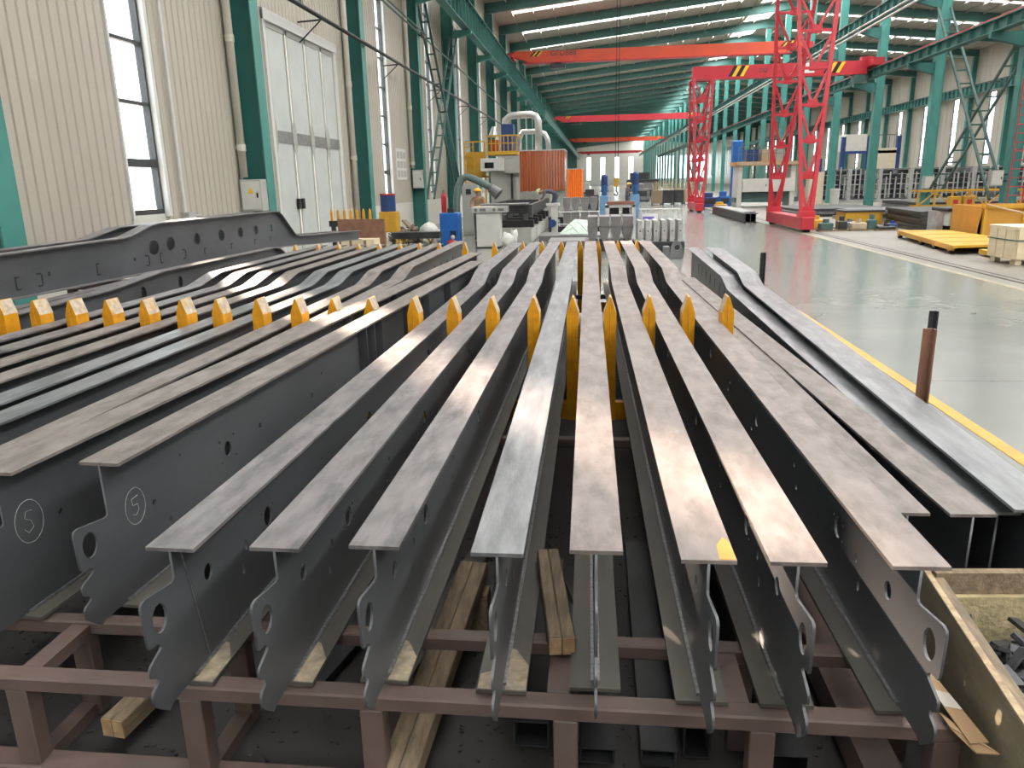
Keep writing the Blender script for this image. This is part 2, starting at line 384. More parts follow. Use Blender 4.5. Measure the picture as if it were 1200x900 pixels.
def curve_plate(splines, thick, name, mname):
    """flat plate with holes from 2D outlines (first outer, then holes), filled and extruded; returned as mesh in its own xy plane"""
    cu = bpy.data.curves.new('outline', 'CURVE'); cu.dimensions = '2D'; cu.fill_mode = 'BOTH'; cu.extrude = thick / 2
    for pts in splines:
        sp = cu.splines.new('POLY'); sp.points.add(len(pts) - 1)
        for p, q in zip(sp.points, pts): p.co = (q[0], q[1], 0, 1)
        sp.use_cyclic_u = True
    o = bpy.data.objects.new('outline', cu); C.objects.link(o)
    dg = bpy.context.evaluated_depsgraph_get(); dg.update()
    me = bpy.data.meshes.new_from_object(o.evaluated_get(dg)); me.name = name
    bpy.data.objects.remove(o); bpy.data.curves.remove(cu)
    me.materials.clear(); me.materials.append(MAT[mname])
    for p in me.polygons: p.material_index = 0
    return me
def ell(cx, cy, rx, ry=None, n=14):
    ry = ry or rx
    return [(cx + rx * math.cos(2 * PI * k / n), cy + ry * math.sin(2 * PI * k / n)) for k in range(n)]
def rect(x0, y0, x1, y1): return [(x0, y0), (x1, y0), (x1, y1), (x0, y1)]
def text_obj(body, size, mname, parent, loc, rot, thick=.004, name='lettering'):
    cu = bpy.data.curves.new('text', 'FONT'); cu.body = body; cu.size = size; cu.extrude = thick; cu.align_x = 'CENTER'; cu.align_y = 'CENTER'
    o = bpy.data.objects.new('text', cu); C.objects.link(o)
    dg = bpy.context.evaluated_depsgraph_get(); dg.update()
    me = bpy.data.meshes.new_from_object(o.evaluated_get(dg)); bpy.data.objects.remove(o); bpy.data.curves.remove(cu)
    me.materials.clear(); me.materials.append(MAT[mname])
    for p in me.polygons: p.material_index = 0
    r = link(name, me, parent)
    r.location = Vector(loc) - (wloc(parent) if parent else Vector((0, 0, 0))); r.rotation_euler = rot
    return r

# ================================================================== SETTING
Y0, Y1 = -31.0, 297.0
BAYS = [1 + 8 * k for k in range(-4, 37)]          # column lines: 9 is index of first column in view
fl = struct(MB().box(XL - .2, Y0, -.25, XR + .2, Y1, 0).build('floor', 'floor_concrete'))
struct(MB().box(2.86, -6, 0, 2.97, 11.5, .004).build('trim_1', 'yellow_line'))
struct(MB().box(6.98, -6, 0, 7.07, 120, .004).build('trim_2', 'rail_line'))
struct(MB().box(7.42, -6, 0, 7.49, 120, .012).build('trim_3', 'rail_steel'))
struct(MB().box(7.62, -6, 0, 7.68, 120, .006).build('trim_4', 'rail_steel'))
struct(MB().box(-60, Y0 - 60, -.5, XL - .21, Y1 + 40, -.25).box(XR + .21, Y0 - 60, -.5, 100, Y1 + 40, -.25).build('ground', 'ground_out'))

# ---- left wall: plinth, outer skin, corrugated sheets
ZS, ZT, ZE = 1.5, 10.2, 13.95                       # sill, window head, eave
WW = .52                                            # half window
def sheet_mesh(width, h, ribs=4):
    """corrugated sheet, y along width, z up, front face towards +x, flat back"""
    pts = []
    p = width / ribs
    for k in range(ribs):
        a = k * p
        pts += [(a, .028), (a + p * .72, .028), (a + p * .80, .004), (a + p * .93, .004)]
    pts += [(width, .028)]
    poly = [(q[1], q[0]) for q in pts] + [(-.02, width), (-.02, 0)]
    return MB().prism(poly, 0, h, 'z').mesh('cladding_sheet', 'cladding')
wl = MB()
wl.box(XL - .2, Y0, 0, XL, 18.65, 1.2).box(XL - .2, 23.85, 0, XL, Y1, 1.2)
for b in BAYS:
    y0, y1 = b, min(b + 8, Y1); yc = b + 4
    if y1 - y0 < 4: continue
    if b == 17:
        wl.box(XL - .2, 17, 1.2, XL - .04, 18.65, 5.95).box(XL - .2, 23.85, 1.2, XL - .04, 25, 5.95)
        wl.box(XL - .2, 17, 5.95, XL - .04, 25, 6.6)
        wl.box(XL - .2, y0, 6.6, XL - .04, yc - WW, ZT).box(XL - .2, yc + WW, 6.6, XL - .04, y1, ZT)
    else:
        wl.box(XL - .2, y0, 1.2, XL - .04, yc - WW, ZT).box(XL - .2, yc + WW, 1.2, XL - .04, y1, ZT)
        wl.box(XL - .2, yc - WW, 1.2, XL - .04, yc + WW, ZS)
    wl.box(XL - .2, y0, ZT, XL - .04, y1, ZE + .3)
wall_l = struct(wl.build('wall_left', 'plinth'))
SH = {}
def sheet(parent, y, w, z0, z1):
    key = (round(w, 2), round(z1 - z0, 2))
    if key not in SH: SH[key] = sheet_mesh(w, z1 - z0, 4 if w > .6 else 2)
    o = link('cladding_sheet', SH[key], parent); o.location = (XL - .03, y, z0)
def fill(parent, ya, yb, z0, z1):
    n = max(1, round((yb - ya) / .93)); w = (yb - ya) / n
    for k in range(n): sheet(parent, ya + k * w, w, z0, z1)
far_sheets = MB()
def far_fill(ya, yb, z0, z1, p):
    y = ya
    while y < yb - .05:
        far_sheets.box(XL - .03, y, z0, XL - .002, min(y + p * .8, yb), z1); y += p
for b in BAYS:
    yc = b + 4
    if b < 1: continue
    near = b <= 25
    for (ya, yb) in ((b, yc - WW - .03), (yc + WW + .03, b + 8)):
        if b == 17:
            z0s = [(6.0, ZE)]
            fill(wall_l, ya, yb, 6.0, ZE)
            if ya == 17: fill(wall_l, 17, 18.6, 1.2, 6.0)
            else: fill(wall_l, 23.9, 25, 1.2, 6.0)
        elif near:
            fill(wall_l, ya, yb, 1.2, 3.45); fill(wall_l, ya, yb, 3.45, ZE)
        elif b < 80:
            far_fill(ya, yb, 1.2, ZE, .46)
        elif b < 280:
            far_sheets.box(XL - .03, ya, 1.2, XL - .002, yb, ZE)
    if b == 17:
        fill(wall_l, yc - WW - .03, yc + WW + .03, 6.0, 6.6)
o = stuff(far_sheets.build('far_cladding', 'cladding', wall_l))

# ---- windows
def window_meshes(w, z0, z1, step, thick=.12):
    fr = MB(); t = .055
    fr.box(-.06, -w, z0, .06, -w + t, z1).box(-.06, w - t, z0, .06, w, z1).box(-.06, -w + t, z1 - t, .06, w - t, z1).box(-.06, -w + t, z0, .06, w - t, z0 + t * 1.6)
    cells = []; z = z0 + t * 1.6; zs = []
    zz = z0 + .88
    while zz < z1 - .5: zs.append(zz); zz += step
    last = z0 + t * 1.6
    for i, q in enumerate(zs):
        h = .07 if i == 0 else .03
        fr.box(-.05, -w + t, q - h, .05, w - t, q + h); cells.append((last, q - h)); last = q + h
    cells.append((last, z1 - t))
    return fr.mesh('window_frame', 'frame_dark'), cells, t
wf, cells, tt = window_meshes(WW, ZS, ZT, 1.0)
wf2, cells2, tt2 = window_meshes(WW, 6.6, ZT, 1.0)
pane_m = {}
def pane(parent, w, a, b_):
    k = round(b_ - a, 3), round(w, 3)
    if k not in pane_m: pane_m[k] = MB().box(-.004, -w, 0, .004, w, b_ - a).mesh('pane', 'glass')
    p = link('pane', pane_m[k], parent); p.location = (0, 0, a)
full_glass = MB()
for a, b_ in cells: full_glass.box(-.004, -WW + tt, a, .004, WW - tt, b_)
full_glass_m = full_glass.mesh('pane', 'glass')
nw = 0
for b in BAYS[1:]:
    yc = b + 4
    if yc > Y1 - 4: continue
    nw += 1
    f_ = wf2 if b == 17 else wf
    w_ = struct(link('window_%d' % nw, f_)); w_.location = (XL - .1, yc, 0)
    if b == 17:
        for a, c_ in cells2: pane(w_, WW - tt, a, c_)
    elif 1 <= b <= 60:
        for a, c_ in cells: pane(w_, WW - tt, a, c_)
    else: link('pane', full_glass_m, w_)
    if 1 <= b <= 60 and b != 17:      # pale side trims beside the frame
        s_ = MB().box(.06, WW, ZS - .05, .16, WW + .09, ZT).box(.06, -WW - .05, ZS - .05, .13, -WW, ZT).build('window_casing', 'white_trim', w_, local=True)

# ---- big folding door in the second bay
dr = struct(thing('door_1', 'tall pale grey folding factory door in the left wall', 'door', (XL, 18.65, 0)))
del dr['category']; del dr['label']
MB().box(XL - .1, 18.65, 0, XL + .02, 18.8, 5.95).box(XL - .1, 23.7, 0, XL + .02, 23.85, 5.95).box(XL - .1, 18.65, 5.75, XL + .05, 23.85, 6.0).build('door_frame', 'white_trim', dr)
ys = [18.8, 20.05, 21.35, 22.6, 23.7]
for k in range(4):
    a, b_ = ys[k] + .03, ys[k + 1] - .03
    lf = MB().box(XL - .09, a, .06, XL - .03, b_, 5.74).build('door_leaf', 'door_white', dr)
    MB().box(XL - .03, a, 3.0, XL - .01, b_, 3.28).build('band', 'door_band', lf)
    MB().box(XL - .03, a, .06, XL - .012, a + .07, 5.74).box(XL - .03, b_ - .07, .06, XL - .012, b_, 5.74).box(XL - .03, a, .06, XL - .012, b_, .16).box(XL - .03, a, 5.62, XL - .012, b_, 5.74).build('leaf_frame', 'machine_grey', lf)
    hg = MB().prism([(a - .13, 2.95), (a - .05, 2.75), (a + .05, 2.75), (a + .13, 2.95), (a + .13, 3.35), (a + .05, 3.55), (a - .05, 3.55), (a - .13, 3.35)], XL - .008, XL + .006, 'x')
    hg.build('hinge_plate', 'machine_grey', lf)
    if k in (0, 1):
        hy = b_ - .18 if k == 0 else a + .06
        MB().box(XL - .012, hy, 1.35, XL + .05, hy + .13, 1.62).build('handle', 'black', lf)

# ---- left columns
def h_column(parent_name, x0, x1, y, z1, half=.2, tf=.028):
    c_ = struct(MB().box(x0 + tf, y - .012, 0, x1 - tf, y + .012, z1).build(parent_name, 'teal_web'))
    MB().box(x1 - tf, y - half, 0, x1, y + half, z1).build('inner_flange', 'teal_paint', c_)
    MB().box(x0, y - half, 0, x0 + tf, y + half, z1).build('outer_flange', 'teal_web', c_)
    return c_
col_m = {}
for b in BAYS:
    if b < -8 or b > 288: continue
    if b <= 80:
        h_column('column', XL, -7.3, b, 13.2)
    else:
        if 'L' not in col_m: col_m['L'] = MB().box(XL + .03, -.012, 0, -7.33, .012, 13.2).box(-7.33, -.2, 0, -7.3, .2, 13.2).mesh('column', 'teal_paint')
        o = struct(link('column', col_m['L'])); o.location = (0, b, 0)
    if 40 > b > 0:      # brackets below the crane beam
        pass
# ---- crane runway beam on the left columns, with corbels and stiffeners
def runway(name, x, z0, z1, ya, yb, side, stiff_to, mname='rafter_paint', rail='dark_steel'):
    r = struct(MB().box(x - .2, ya, z0, x + .2, yb, z0 + .035).box(x - .2, ya, z1 - .035, x + .2, yb, z1).box(x - .012, ya, z0, x + .012, yb, z1).build(name, mname))
    MB().box(x - .04, ya, z1, x + .04, yb, z1 + .11).build('crane_rail', rail, r)
    y = 24.0; sm = None
    while y < stiff_to:
        if sm is None: sm = MB().box(-.17, -.012, z0 + .035, .17, .012, z1 - .035).mesh('stiffener', mname)
        o_ = link('stiffener', sm, r); o_.location = (x, y, 0)
        y += 1.0
    return r
runway('runway_beam', -6.6, 9.35, 10.7, -24, 290, 1, 100)
cb = None
for b in BAYS:
    if 0 < b < 200:
        if cb is None:
            cb = MB().prism([(-7.3, 8.95), (-6.35, 9.15), (-6.35, 9.35), (-7.3, 9.35)], -.1, .1, 'y').mesh('trim_corbel', 'teal_paint')
        o = struct(link('trim_corbel', cb)); o.location = (0, b, 0)

# ---- middle column row with two runway beams
for b in BAYS:
    if b < 9 or b > 288: continue
    if b <= 73:
        c_ = struct(MB().box(XC - .2, b - .02, 0, XC + .2, b + .02, 15.5).build('column', 'teal_web'))
        MB().box(XC - .23, b - .19, 0, XC - .2, b + .19, 15.5).build('inner_flange', 'teal_paint', c_)
        MB().box(XC + .2, b - .19, 0, XC + .23, b + .19, 15.5).build('outer_flange', 'teal_paint', c_)
        MB().box(XC - .2, b - .16, 0, XC + .2, b - .14, 15.5).build('face_plate', 'teal_paint', c_)
        MB().prism([(14.75, 9.7), (XC - .23, 9.35), (XC - .23, 9.95), (14.75, 9.95)], b - .1, b + .1, 'y').prism([(14.75, 6.8), (XC - .23, 6.45), (XC - .23, 7.0), (14.75, 7.0)], b - .1, b + .1, 'y').build('corbel', 'teal_web', c_)
    else:
        if 'M' not in col_m: col_m['M'] = MB().box(XC - .22, -.19, 0, XC + .22, .19, 15.5).mesh('column', 'teal_paint')
        o = struct(link('column', col_m['M'])); o.location = (0, b, 0)
runway('runway_beam', 15.0, 9.95, 10.55, 8, 290, -1, 110, rail='crane_red')
runway('runway_beam', 15.0, 7.0, 7.45, 8, 200, -1, 100, rail='crane_red')
struct(MB().tube((14.6, 8, 9.6), (14.6, 200, 9.6), .06, 8).tube((14.4, 8, 9.75), (14.4, 200, 9.75), .05, 8).build('trim_conduit', 'machine_white'))
# ---- right wall
wr = MB()
RZ0, RZ1 = 2.6, 9.6
wr.box(XR, Y0, 0, XR + .2, Y1, 2.6)
for b in BAYS:
    y0, y1, yc = b, min(b + 8, Y1), b + 4
    if y1 - y0 < 4: continue
    wr.box(XR, y0, 2.6, XR + .2, yc - .7, RZ1).box(XR, yc + .7, 2.6, XR + .2, y1, RZ1).box(XR, y0, RZ1, XR + .2, y1, ZE + .3)
    for k in range(8):
        wr.box(XR - .02, y0 + k + .06, 2.6, XR, y0 + k + .94, ZE) if not (2.5 < k < 4.5 or False) else None
wall_r = struct(wr.build('wall_right', 'cladding'))
rwf, rcells, rt = window_meshes(.7, RZ0, RZ1, 1.2)
rg = MB()
for a, b_ in rcells: rg.box(-.004, -.7 + rt, a, .004, .7 - rt, b_)
rgm = rg.mesh('pane', 'glass')
for b in BAYS[1:]:
    if b + 4 > Y1 - 4: continue
    nw += 1
    o = struct(link('window_%d' % nw, rwf)); o.location = (XR + .1, b + 4, 0); link('pane', rgm, o)
for b in BAYS:
    if 8 < b < 240:
        if 'R' not in col_m: col_m['R'] = MB().box(XR - .55, -.02, 0, XR - .03, .02, 13.3).box(XR - .55, -.2, 0, XR - .52, .2, 13.3).mesh('column', 'teal_paint')
        o = struct(link('column', col_m['R'])); o.location = (0, b, 0)
runway('runway_beam', 37.9, 9.5, 10.3, 8, 240, -1, 24.5)
stm = MB()
y = 45
while y < 150: stm.box(37.7, y, 9.53, 38.1, y + .03, 10.27); y += 1
stuff(stm.build('stiffener_plates', 'rafter_paint', bpy.data.objects['runway_beam.003'] if 'runway_beam.003' in bpy.data.objects else None))

# ---- end walls
we = MB()
xs = [XL, -4.0, -2.4, 1.2, 2.8, 6.4, 8.0, 11.6, 13.2, XC, 20, 21.6, 28, 29.6, XR]
for i in range(len(xs) - 1):
    if i % 2 == 0 or xs[i] == XC: we.box(xs[i], Y1, 0, xs[i + 1], Y1 + .2, 17)
    else: we.box(xs[i], Y1, 0, xs[i + 1], Y1 + .2, 2).box(xs[i], Y1, 10, xs[i + 1], Y1 + .2, 17)
struct(we.build('wall_front', 'machine_white'))
eg = MB()
for i in range(len(xs) - 1):
    if i % 2: eg.box(xs[i], Y1 + .1, 2, xs[i + 1], Y1 + .11, 10)
nw += 1
struct(eg.build('window_%d' % nw, 'glass'))
struct(MB().box(XL - .2, Y0 - .2, 0, XR + .2, Y0, 17).build('wall_back', 'cladding'))

# ---- roof: sheets between translucent strips, rafters, ridge skylights
rf = MB()
def slab(mb, x0, x1, ya, yb, dz0=0, dz1=.12):
    z0, z1 = roof_z(x0), roof_z(x1)
    return mb.add([(x0, ya, z0 + dz0), (x1, ya, z1 + dz0), (x1, yb, z1 + dz0), (x0, yb, z0 + dz0), (x0, ya, z0 + dz1), (x1, ya, z1 + dz1), (x1, yb, z1 + dz1), (x0, yb, z0 + dz1)],
                  [(3, 2, 1, 0), (4, 5, 6, 7), (0, 1, 5, 4), (1, 2, 6, 5), (2, 3, 7, 6), (3, 0, 4, 7)])
SX0, SX1 = 13.6, 15.9                       # ridge skylight band
for b in BAYS:
    yc = b + 4; yb = min(b + 8, Y1)
    if yb - b < 4:
        slab(rf, XL - .2, XC, b, Y1 + .2); slab(rf, XC, XR + .2, b, Y1 + .2); continue
    st = yc < 300
    for (xa, xb) in ((XL - .2, -6.4), (-6.4, 13.0), (13.0, SX0)):
        if xa == -6.4 and st: slab(rf, xa, xb, b, yc + SDY - SWD); slab(rf, xa, xb, yc + SDY + SWD, yb)
        else: slab(rf, xa, xb, b, yb)
    slab(rf, SX0, SX1, b, b + .8); slab(rf, SX0, SX1, yb - .8, yb)
    slab(rf, SX1, XC, b, yb)
    for (xa, xb) in ((XC, 18.5), (18.5, 36.5), (36.5, XR + .2)):
        if xa == 18.5 and st: slab(rf, xa, xb, b, yc + SDY - SWR); slab(rf, xa, xb, yc + SDY + SWR, yb)
        else: slab(rf, xa, xb, b, yb)
ceil = struct(rf.build('ceiling', 'roof_sheet'))
def add_sky(xa, xb, ya, yb, n):
    for k in range(n):
        x0 = xa + (xb - xa) * k / n + .04; x1 = xa + (xb - xa) * (k + 1) / n - .04
        mb = MB(); slab(mb, x0, x1, ya, yb, .02, .05)
        mb.build('skylight_panel', 'skylight_sheet', ceil)
for b in BAYS:
    yc = b + 4
    if b + 8 > Y1: continue
    if b > 25 and yc < 100: add_sky(-6.4, 13.0, yc + SDY - SWD, yc + SDY + SWD, 12)
    else: add_sky(-6.4, 13.0, yc + SDY - SWD, yc + SDY + SWD, 1)
    add_sky(18.5, 36.5, yc + SDY - SWR, yc + SDY + SWR, 6 if 25 < b < 90 else 1)
    add_sky(SX0, SX1, b + .8, b + 7.2, 2 if 30 < b < 120 else 1)
for b in BAYS:
    if b > 290: continue
    mb = MB()
    for (xa, xb) in ((XL, XC), (XC, XR)):
        za, zb = roof_z(xa), roof_z(xb)
        d0 = .66
        mb.add([(xa, b - .014, za - d0), (xb, b - .014, zb - d0), (xb, b - .014, zb - .02), (xa, b - .014, za - .02), (xa, b + .014, za - d0), (xb, b + .014, zb - d0), (xb, b + .014, zb - .02), (xa, b + .014, za - .02)],
               [(0, 1, 2, 3), (7, 6, 5, 4), (0, 4, 5, 1), (1, 5, 6, 2), (2, 6, 7, 3), (3, 7, 4, 0)])
        mb.add([(xa, b - .16, za - d0 - .03), (xb, b - .16, zb - d0 - .03), (xb, b + .16, zb - d0 - .03), (xa, b + .16, za - d0 - .03), (xa, b - .16, za - d0), (xb, b - .16, zb - d0), (xb, b + .16, zb - d0), (xa, b + .16, za - d0)],
               [(0, 1, 2, 3), (7, 6, 5, 4), (0, 4, 5, 1), (1, 5, 6, 2), (2, 6, 7, 3), (3, 7, 4, 0)])
    mb.build('rafter', 'rafter_paint', ceil)
# purlins: one joined part
pu = MB()
for k in range(1, 16):
    for x in (XL + k * 1.5, XR - k * 1.42):
        z = roof_z(x); pu.box(x - .03, 25, z - .16, x + .03, 150, z - .005)
stuff(pu.build('purlins', 'roof_sheet', ceil))

# ---- lattice cross braces
def lattice(p, q, half, rung, name, parent, mname='green_grey', w=.09, axis=(0, 1, 0)):
    p, q = Vector(p), Vector(q); d = (q - p); L = d.length; dn = d.normalized()
    side = Vector((half, 0, 0))
    mb = MB().bar(p + side, q + side, w, w, (1, 0, 0)).bar(p - side, q - side, w, w, (1, 0, 0))
    n = max(2, int(L / rung))
    for k in range(1, n):
        c_ = p + d * k / n; mb.bar(c_ + side, c_ - side, w * .7, w * .7, (1, 0, 0))
    return mb.build(name, mname, parent)
br = struct(thing('trim_5', '', '', (-7.15, 37, 0))); del br['label']; del br['category']
lattice((-7.2, 33.4, 9.0), (-7.2, 40.6, 1.3), .16, .75, 'brace_arm', br)
lattice((-7.2, 40.6, 9.0), (-7.2, 33.4, 1.3), .16, .75, 'brace_arm', br)
br = struct(thing('trim_6', '', '', (XC, 37, 0))); del br['label']; del br['category']
lattice((XC - .2, 40.6, 9.3), (XC - .2, 33.4, .8), .28, .75, 'brace_arm', br)
lattice((XC + .2, 33.4, 7.0), (XC + .2, 40.6, .8), .28, .75, 'brace_arm', br)
lattice((XC + .2, 40.6, 15.6), (XC + .2, 33.4, 10.9), .25, .75, 'brace_arm', br)
br = struct(thing('trim_7', '', '', (XC, 28, 0))); del br['label']; del br['category']
lattice((XC, 32.6, 7.0), (XC, 25.4, .8), .28, .75, 'brace_arm', br)

# ================================================================== WALL FITTINGS (things)
# downpipes beside the columns
for i, b in enumerate((17, 25, 33)):
    t = thing('downpipe', ['cream downpipe on the ribbed wall before the folding door', 'cream downpipe on the wall past the folding door', 'cream downpipe on the wall by the lattice cross brace'][i], 'pipe', (XL + .1, b - .42, 0))
    MB().tube((XL + .13, b - .42, (2.15, .6, 2.56)[i]), (XL + .13, b - .42, 13.3), .085, 12).build('pipe', 'pipe_white', t, smooth=True)
    for zc_ in (2.7, 4.9): MB().tube((XL + .13, b - .42, zc_), (XL + .13, b - .42, zc_ + .14), .1, 12).build('collar', 'pipe_white', t)
    MB().box(XL + .002, b - .45, 2.74, XL + .06, b - .39, 2.8).build('wall_clip', 'pipe_white', t)
t = thing('vent_pipe', 'thin white pipe rising beside the nearest left window', 'pipe', (XL + .06, 13.95, 0))
MB().tube((XL + .06, 14.05, 1.5), (XL + .06, 14.05, 11), .03, 8).build('pipe', 'white_trim', t)
MB().box(XL, 13.98, 1.32, XL + .16, 14.25, 1.5).tube((XL + .1, 14.1, 1.42), (XL + .1, 14.55, 1.42), .025, 8).build('valve_box', 'machine_grey', t)
# long black pipe on brackets
t = thing('black_pipe', 'long black pipe running along the left wall on brackets', 'pipe', (-7.15, 30, 6.2))
MB().tube((-7.2, -2, 6.2), (-7.2, 62, 6.15), .055, 10).build('pipe', 'black_pipe', t, smooth=True)
for b in (21, 29, 37, 45, 53):
    MB().bar((XL, b, 6.1), (-7.2, b, 6.13), .04).bar((XL, b, 5.6), (-7.25, b, 6.1), .03).build('bracket', 'dark_steel', t)
t = thing('green_pipe', 'thin grey green pipe high on the left wall', 'pipe', (-7.1, 40, 7.7))
MB().tube((-7.22, 14, 8.1), (-7.22, 66, 7.35), .035, 8).tube((-7.22, 14, 8.28), (-7.22, 34, 7.98), .03, 8).build('pipe', 'green_grey', t)
MB().tube((-7.22, 33, 7.83), (-7.22, 33.5, 7.82), .08, 8).build('valve', 'dark_steel', t); MB().tube((-7.22, 41.2, 7.71), (-7.22, 41.6, 7.7), .07, 8).build('valve', 'dark_steel', t)
# electric boxes
def ebox(x0, y0, z0, x1, y1, z1, label, sign=True, face='y'):
    t = thing('electric_box', label, 'electric box', ((x0 + x1) / 2, (y0 + y1) / 2, z0))
    MB().box(x0, y0, z0, x1, y1, z1).build('case', 'machine_grey', t, bevel=.01)
    MB().box(x0 + .03, y0 - .015, z0 + .04, x1 - .03, y0, z1 - .04).build('door', 'machine_white', t)
    MB().box(x1 - .1, y0 - .035, (z0 + z1) / 2 - .05, x1 - .07, y0 - .015, (z0 + z1) / 2 + .05).build('handle', 'black', t)
    if sign: MB().prism([((x0 + x1) / 2 - .07, z1 - .3), ((x0 + x1) / 2 + .07, z1 - .3), ((x0 + x1) / 2, z1 - .17)], y0 - .02, y0 - .015, 'y').build('warning_sign', 'warn_yellow', t)
    return t
ebox(-7.8, 16.48, 1.42, -7.32, 16.8, 2.1, 'pale grey electric box on the column before the folding door')
ebox(-7.75, 32.55, 1.75, -7.33, 32.78, 2.5, 'grey electric box on the column by the left lattice brace', False)
ebox(15.95, 40.5, 1.15, 16.4, 40.84, 1.75, 'grey electric box on the column left of the yellow truss', False)
t = ebox(15.3, 32.6, 1.35, 15.75, 32.9, 1.95, 'grey electric box on the caged ladder column', False)
MB().box(15.75, 32.75, 1.5, XC - .231, 32.83, 1.56).box(15.75, 32.75, 1.75, XC - .231, 32.83, 1.81).build('bracket', 'dark_steel', t)
t = thing('notice_board', 'pale notice board with rows of pictures on left wall', 'board', (XL + .03, 31, 2.1))
MB().box(XL, 30.3, 2.1, XL + .03, 31.9, 3.3).build('board', 'white_trim', t)
pm = None
for i in range(3):
    for j in range(3):
        MB().box(XL + .03, 30.42 + i * .5, 2.2 + j * .36, XL + .036, 30.78 + i * .5, 2.46 + j * .36).build('picture', 'machine_grey', t)
# red caged ladder on the right column
t = thing('caged_ladder', 'red caged ladder climbing the green column at right edge', 'ladder', (XC - .1, 32.6, 0))
lx0, lx1, ly = XC - .28, XC + .28, 32.45
MB().tube((lx0, ly, 0), (lx0, ly, 10), .025, 6).build('rail', 'crane_red', t); MB().tube((lx1, ly, 0), (lx1, ly, 10), .025, 6).build('rail', 'crane_red', t)
for k in range(1, 30): MB().tube((lx0, ly, k * .33), (lx1, ly, k * .33), .018, 6).build('rung', 'crane_red', t)
for k in range(3, 11):
    z = k * .9
    MB().path([(lx0, ly, z), (lx0 - .05, ly - .3, z), (XC, ly - .62, z), (lx1 + .05, ly - .3, z), (lx1, ly, z)], .018, 6).build('hoop', 'crane_red', t)

# ================================================================== CRANES
def overhead(y, label, text=None, mname='crane_orange', hx=-3.0):
    xl, xr = -6.6, 15.0
    t = thing('overhead_crane', label, 'crane', (xl, y, 10.8), group=None)
    g = MB().prism([(xl + .3, 10.95), (xl + 1.6, 10.55), (xr - 1.6, 10.55), (xr - .3, 10.95), (xr - .3, 11.35), (xl + .3, 11.35)], y - .3, y + .3, 'y').build('girder', mname, t)
    MB().box(xl + 1.0, y - .36, 10.5, xr - 1.0, y + .36, 10.56).build('bottom_flange', 'crane_red', t)
    MB().box(xl - .2, y - 1.2, 10.83, xl + .3, y + 1.2, 11.15).build('end_carriage', 'crane_red', t)
    MB().box(xr - .3, y - 1.2, 10.7, xr + .2, y + 1.2, 11.1).build('end_carriage', 'crane_red', t)
    for sx in (xl + 1.5, xr - 1.9):
        s_ = MB()
        for k in range(2): s_.prism([(sx + k * .34, 10.98), (sx + k * .34 + .16, 10.98), (sx + k * .34 + .5, 11.33), (sx + k * .34 + .34, 11.33)], y - .312, y - .3, 'y')
        s_.build('stripe_black', 'black', t)
        s_ = MB()
        for k in range(2): s_.prism([(sx + k * .34 + .16, 10.98), (sx + k * .34 + .3, 10.98), (sx + k * .34 + .64, 11.33), (sx + k * .34 + .5, 11.33)], y - .312, y - .3, 'y')
        s_.build('stripe_yellow', 'warn_yellow', t)
    if text: text_obj(text, .55, 'frame_dark', t, (xl + 4.0, y - .31, 11.14), (PI / 2, 0, 0))
    h = MB().box(hx - .55, y - .5, 10.1, hx + .55, y + .5, 10.38).box(hx - .25, y - .3, 10.38, hx + .25, y + .3, 10.5).build('hoist', 'dark_steel', t)
    return t
overhead(36, 'red overhead crane whose ropes hang above the white portal machine', None, 'crane_red', .86)
t1 = overhead(61.5, 'nearest orange overhead crane girder with black lettering', 'GГD888')
overhead(122, 'second red overhead crane girder along the hall', None, 'crane_red')
overhead(186, 'third red overhead crane girder, above the blue motors', None, 'crane_orange')
overhead(270, 'farthest overhead crane girder, before the end wall', None, 'crane_red')

def truss_leg(p, q, w0, w1, name, t, nseg, mname='crane_red', b=.13):
    """tapered planar lattice leg in the plane holding x"""
    p, q = Vector(p), Vector(q); X = Vector((1, 0, 0))
    A0, A1, B0, B1 = p - X * w0 / 2, q - X * w1 / 2, p + X * w0 / 2, q + X * w1 / 2
    lg = MB().bar(A0, A1, b * .85, b, (0, 1, 0)).bar(B0, B1, b, b, (0, 1, 0)).build(name, mname, t)
    for k in range(nseg + 1):
        f = k / nseg; a, c = A0.lerp(A1, f), B0.lerp(B1, f)
        MB().bar(a, c, b * .7, b * .7, (0, 1, 0)).build('cross_tie', mname, lg)
        if k < nseg:
            g = (k + 1) / nseg; a2, c2 = A0.lerp(A1, g), B0.lerp(B1, g); mid = (a + c) / 2
            MB().bar(mid, a2, b * .6, b * .6, (0, 1, 0)).bar(mid, c2, b * .6, b * .6, (0, 1, 0)).build('diagonal', mname, lg)
            MB().cbox(mid + Vector((0, 0, .04)), (.34 if w1 > .9 else .24, b * .5, .26)).build('gusset', mname, lg)
    return lg
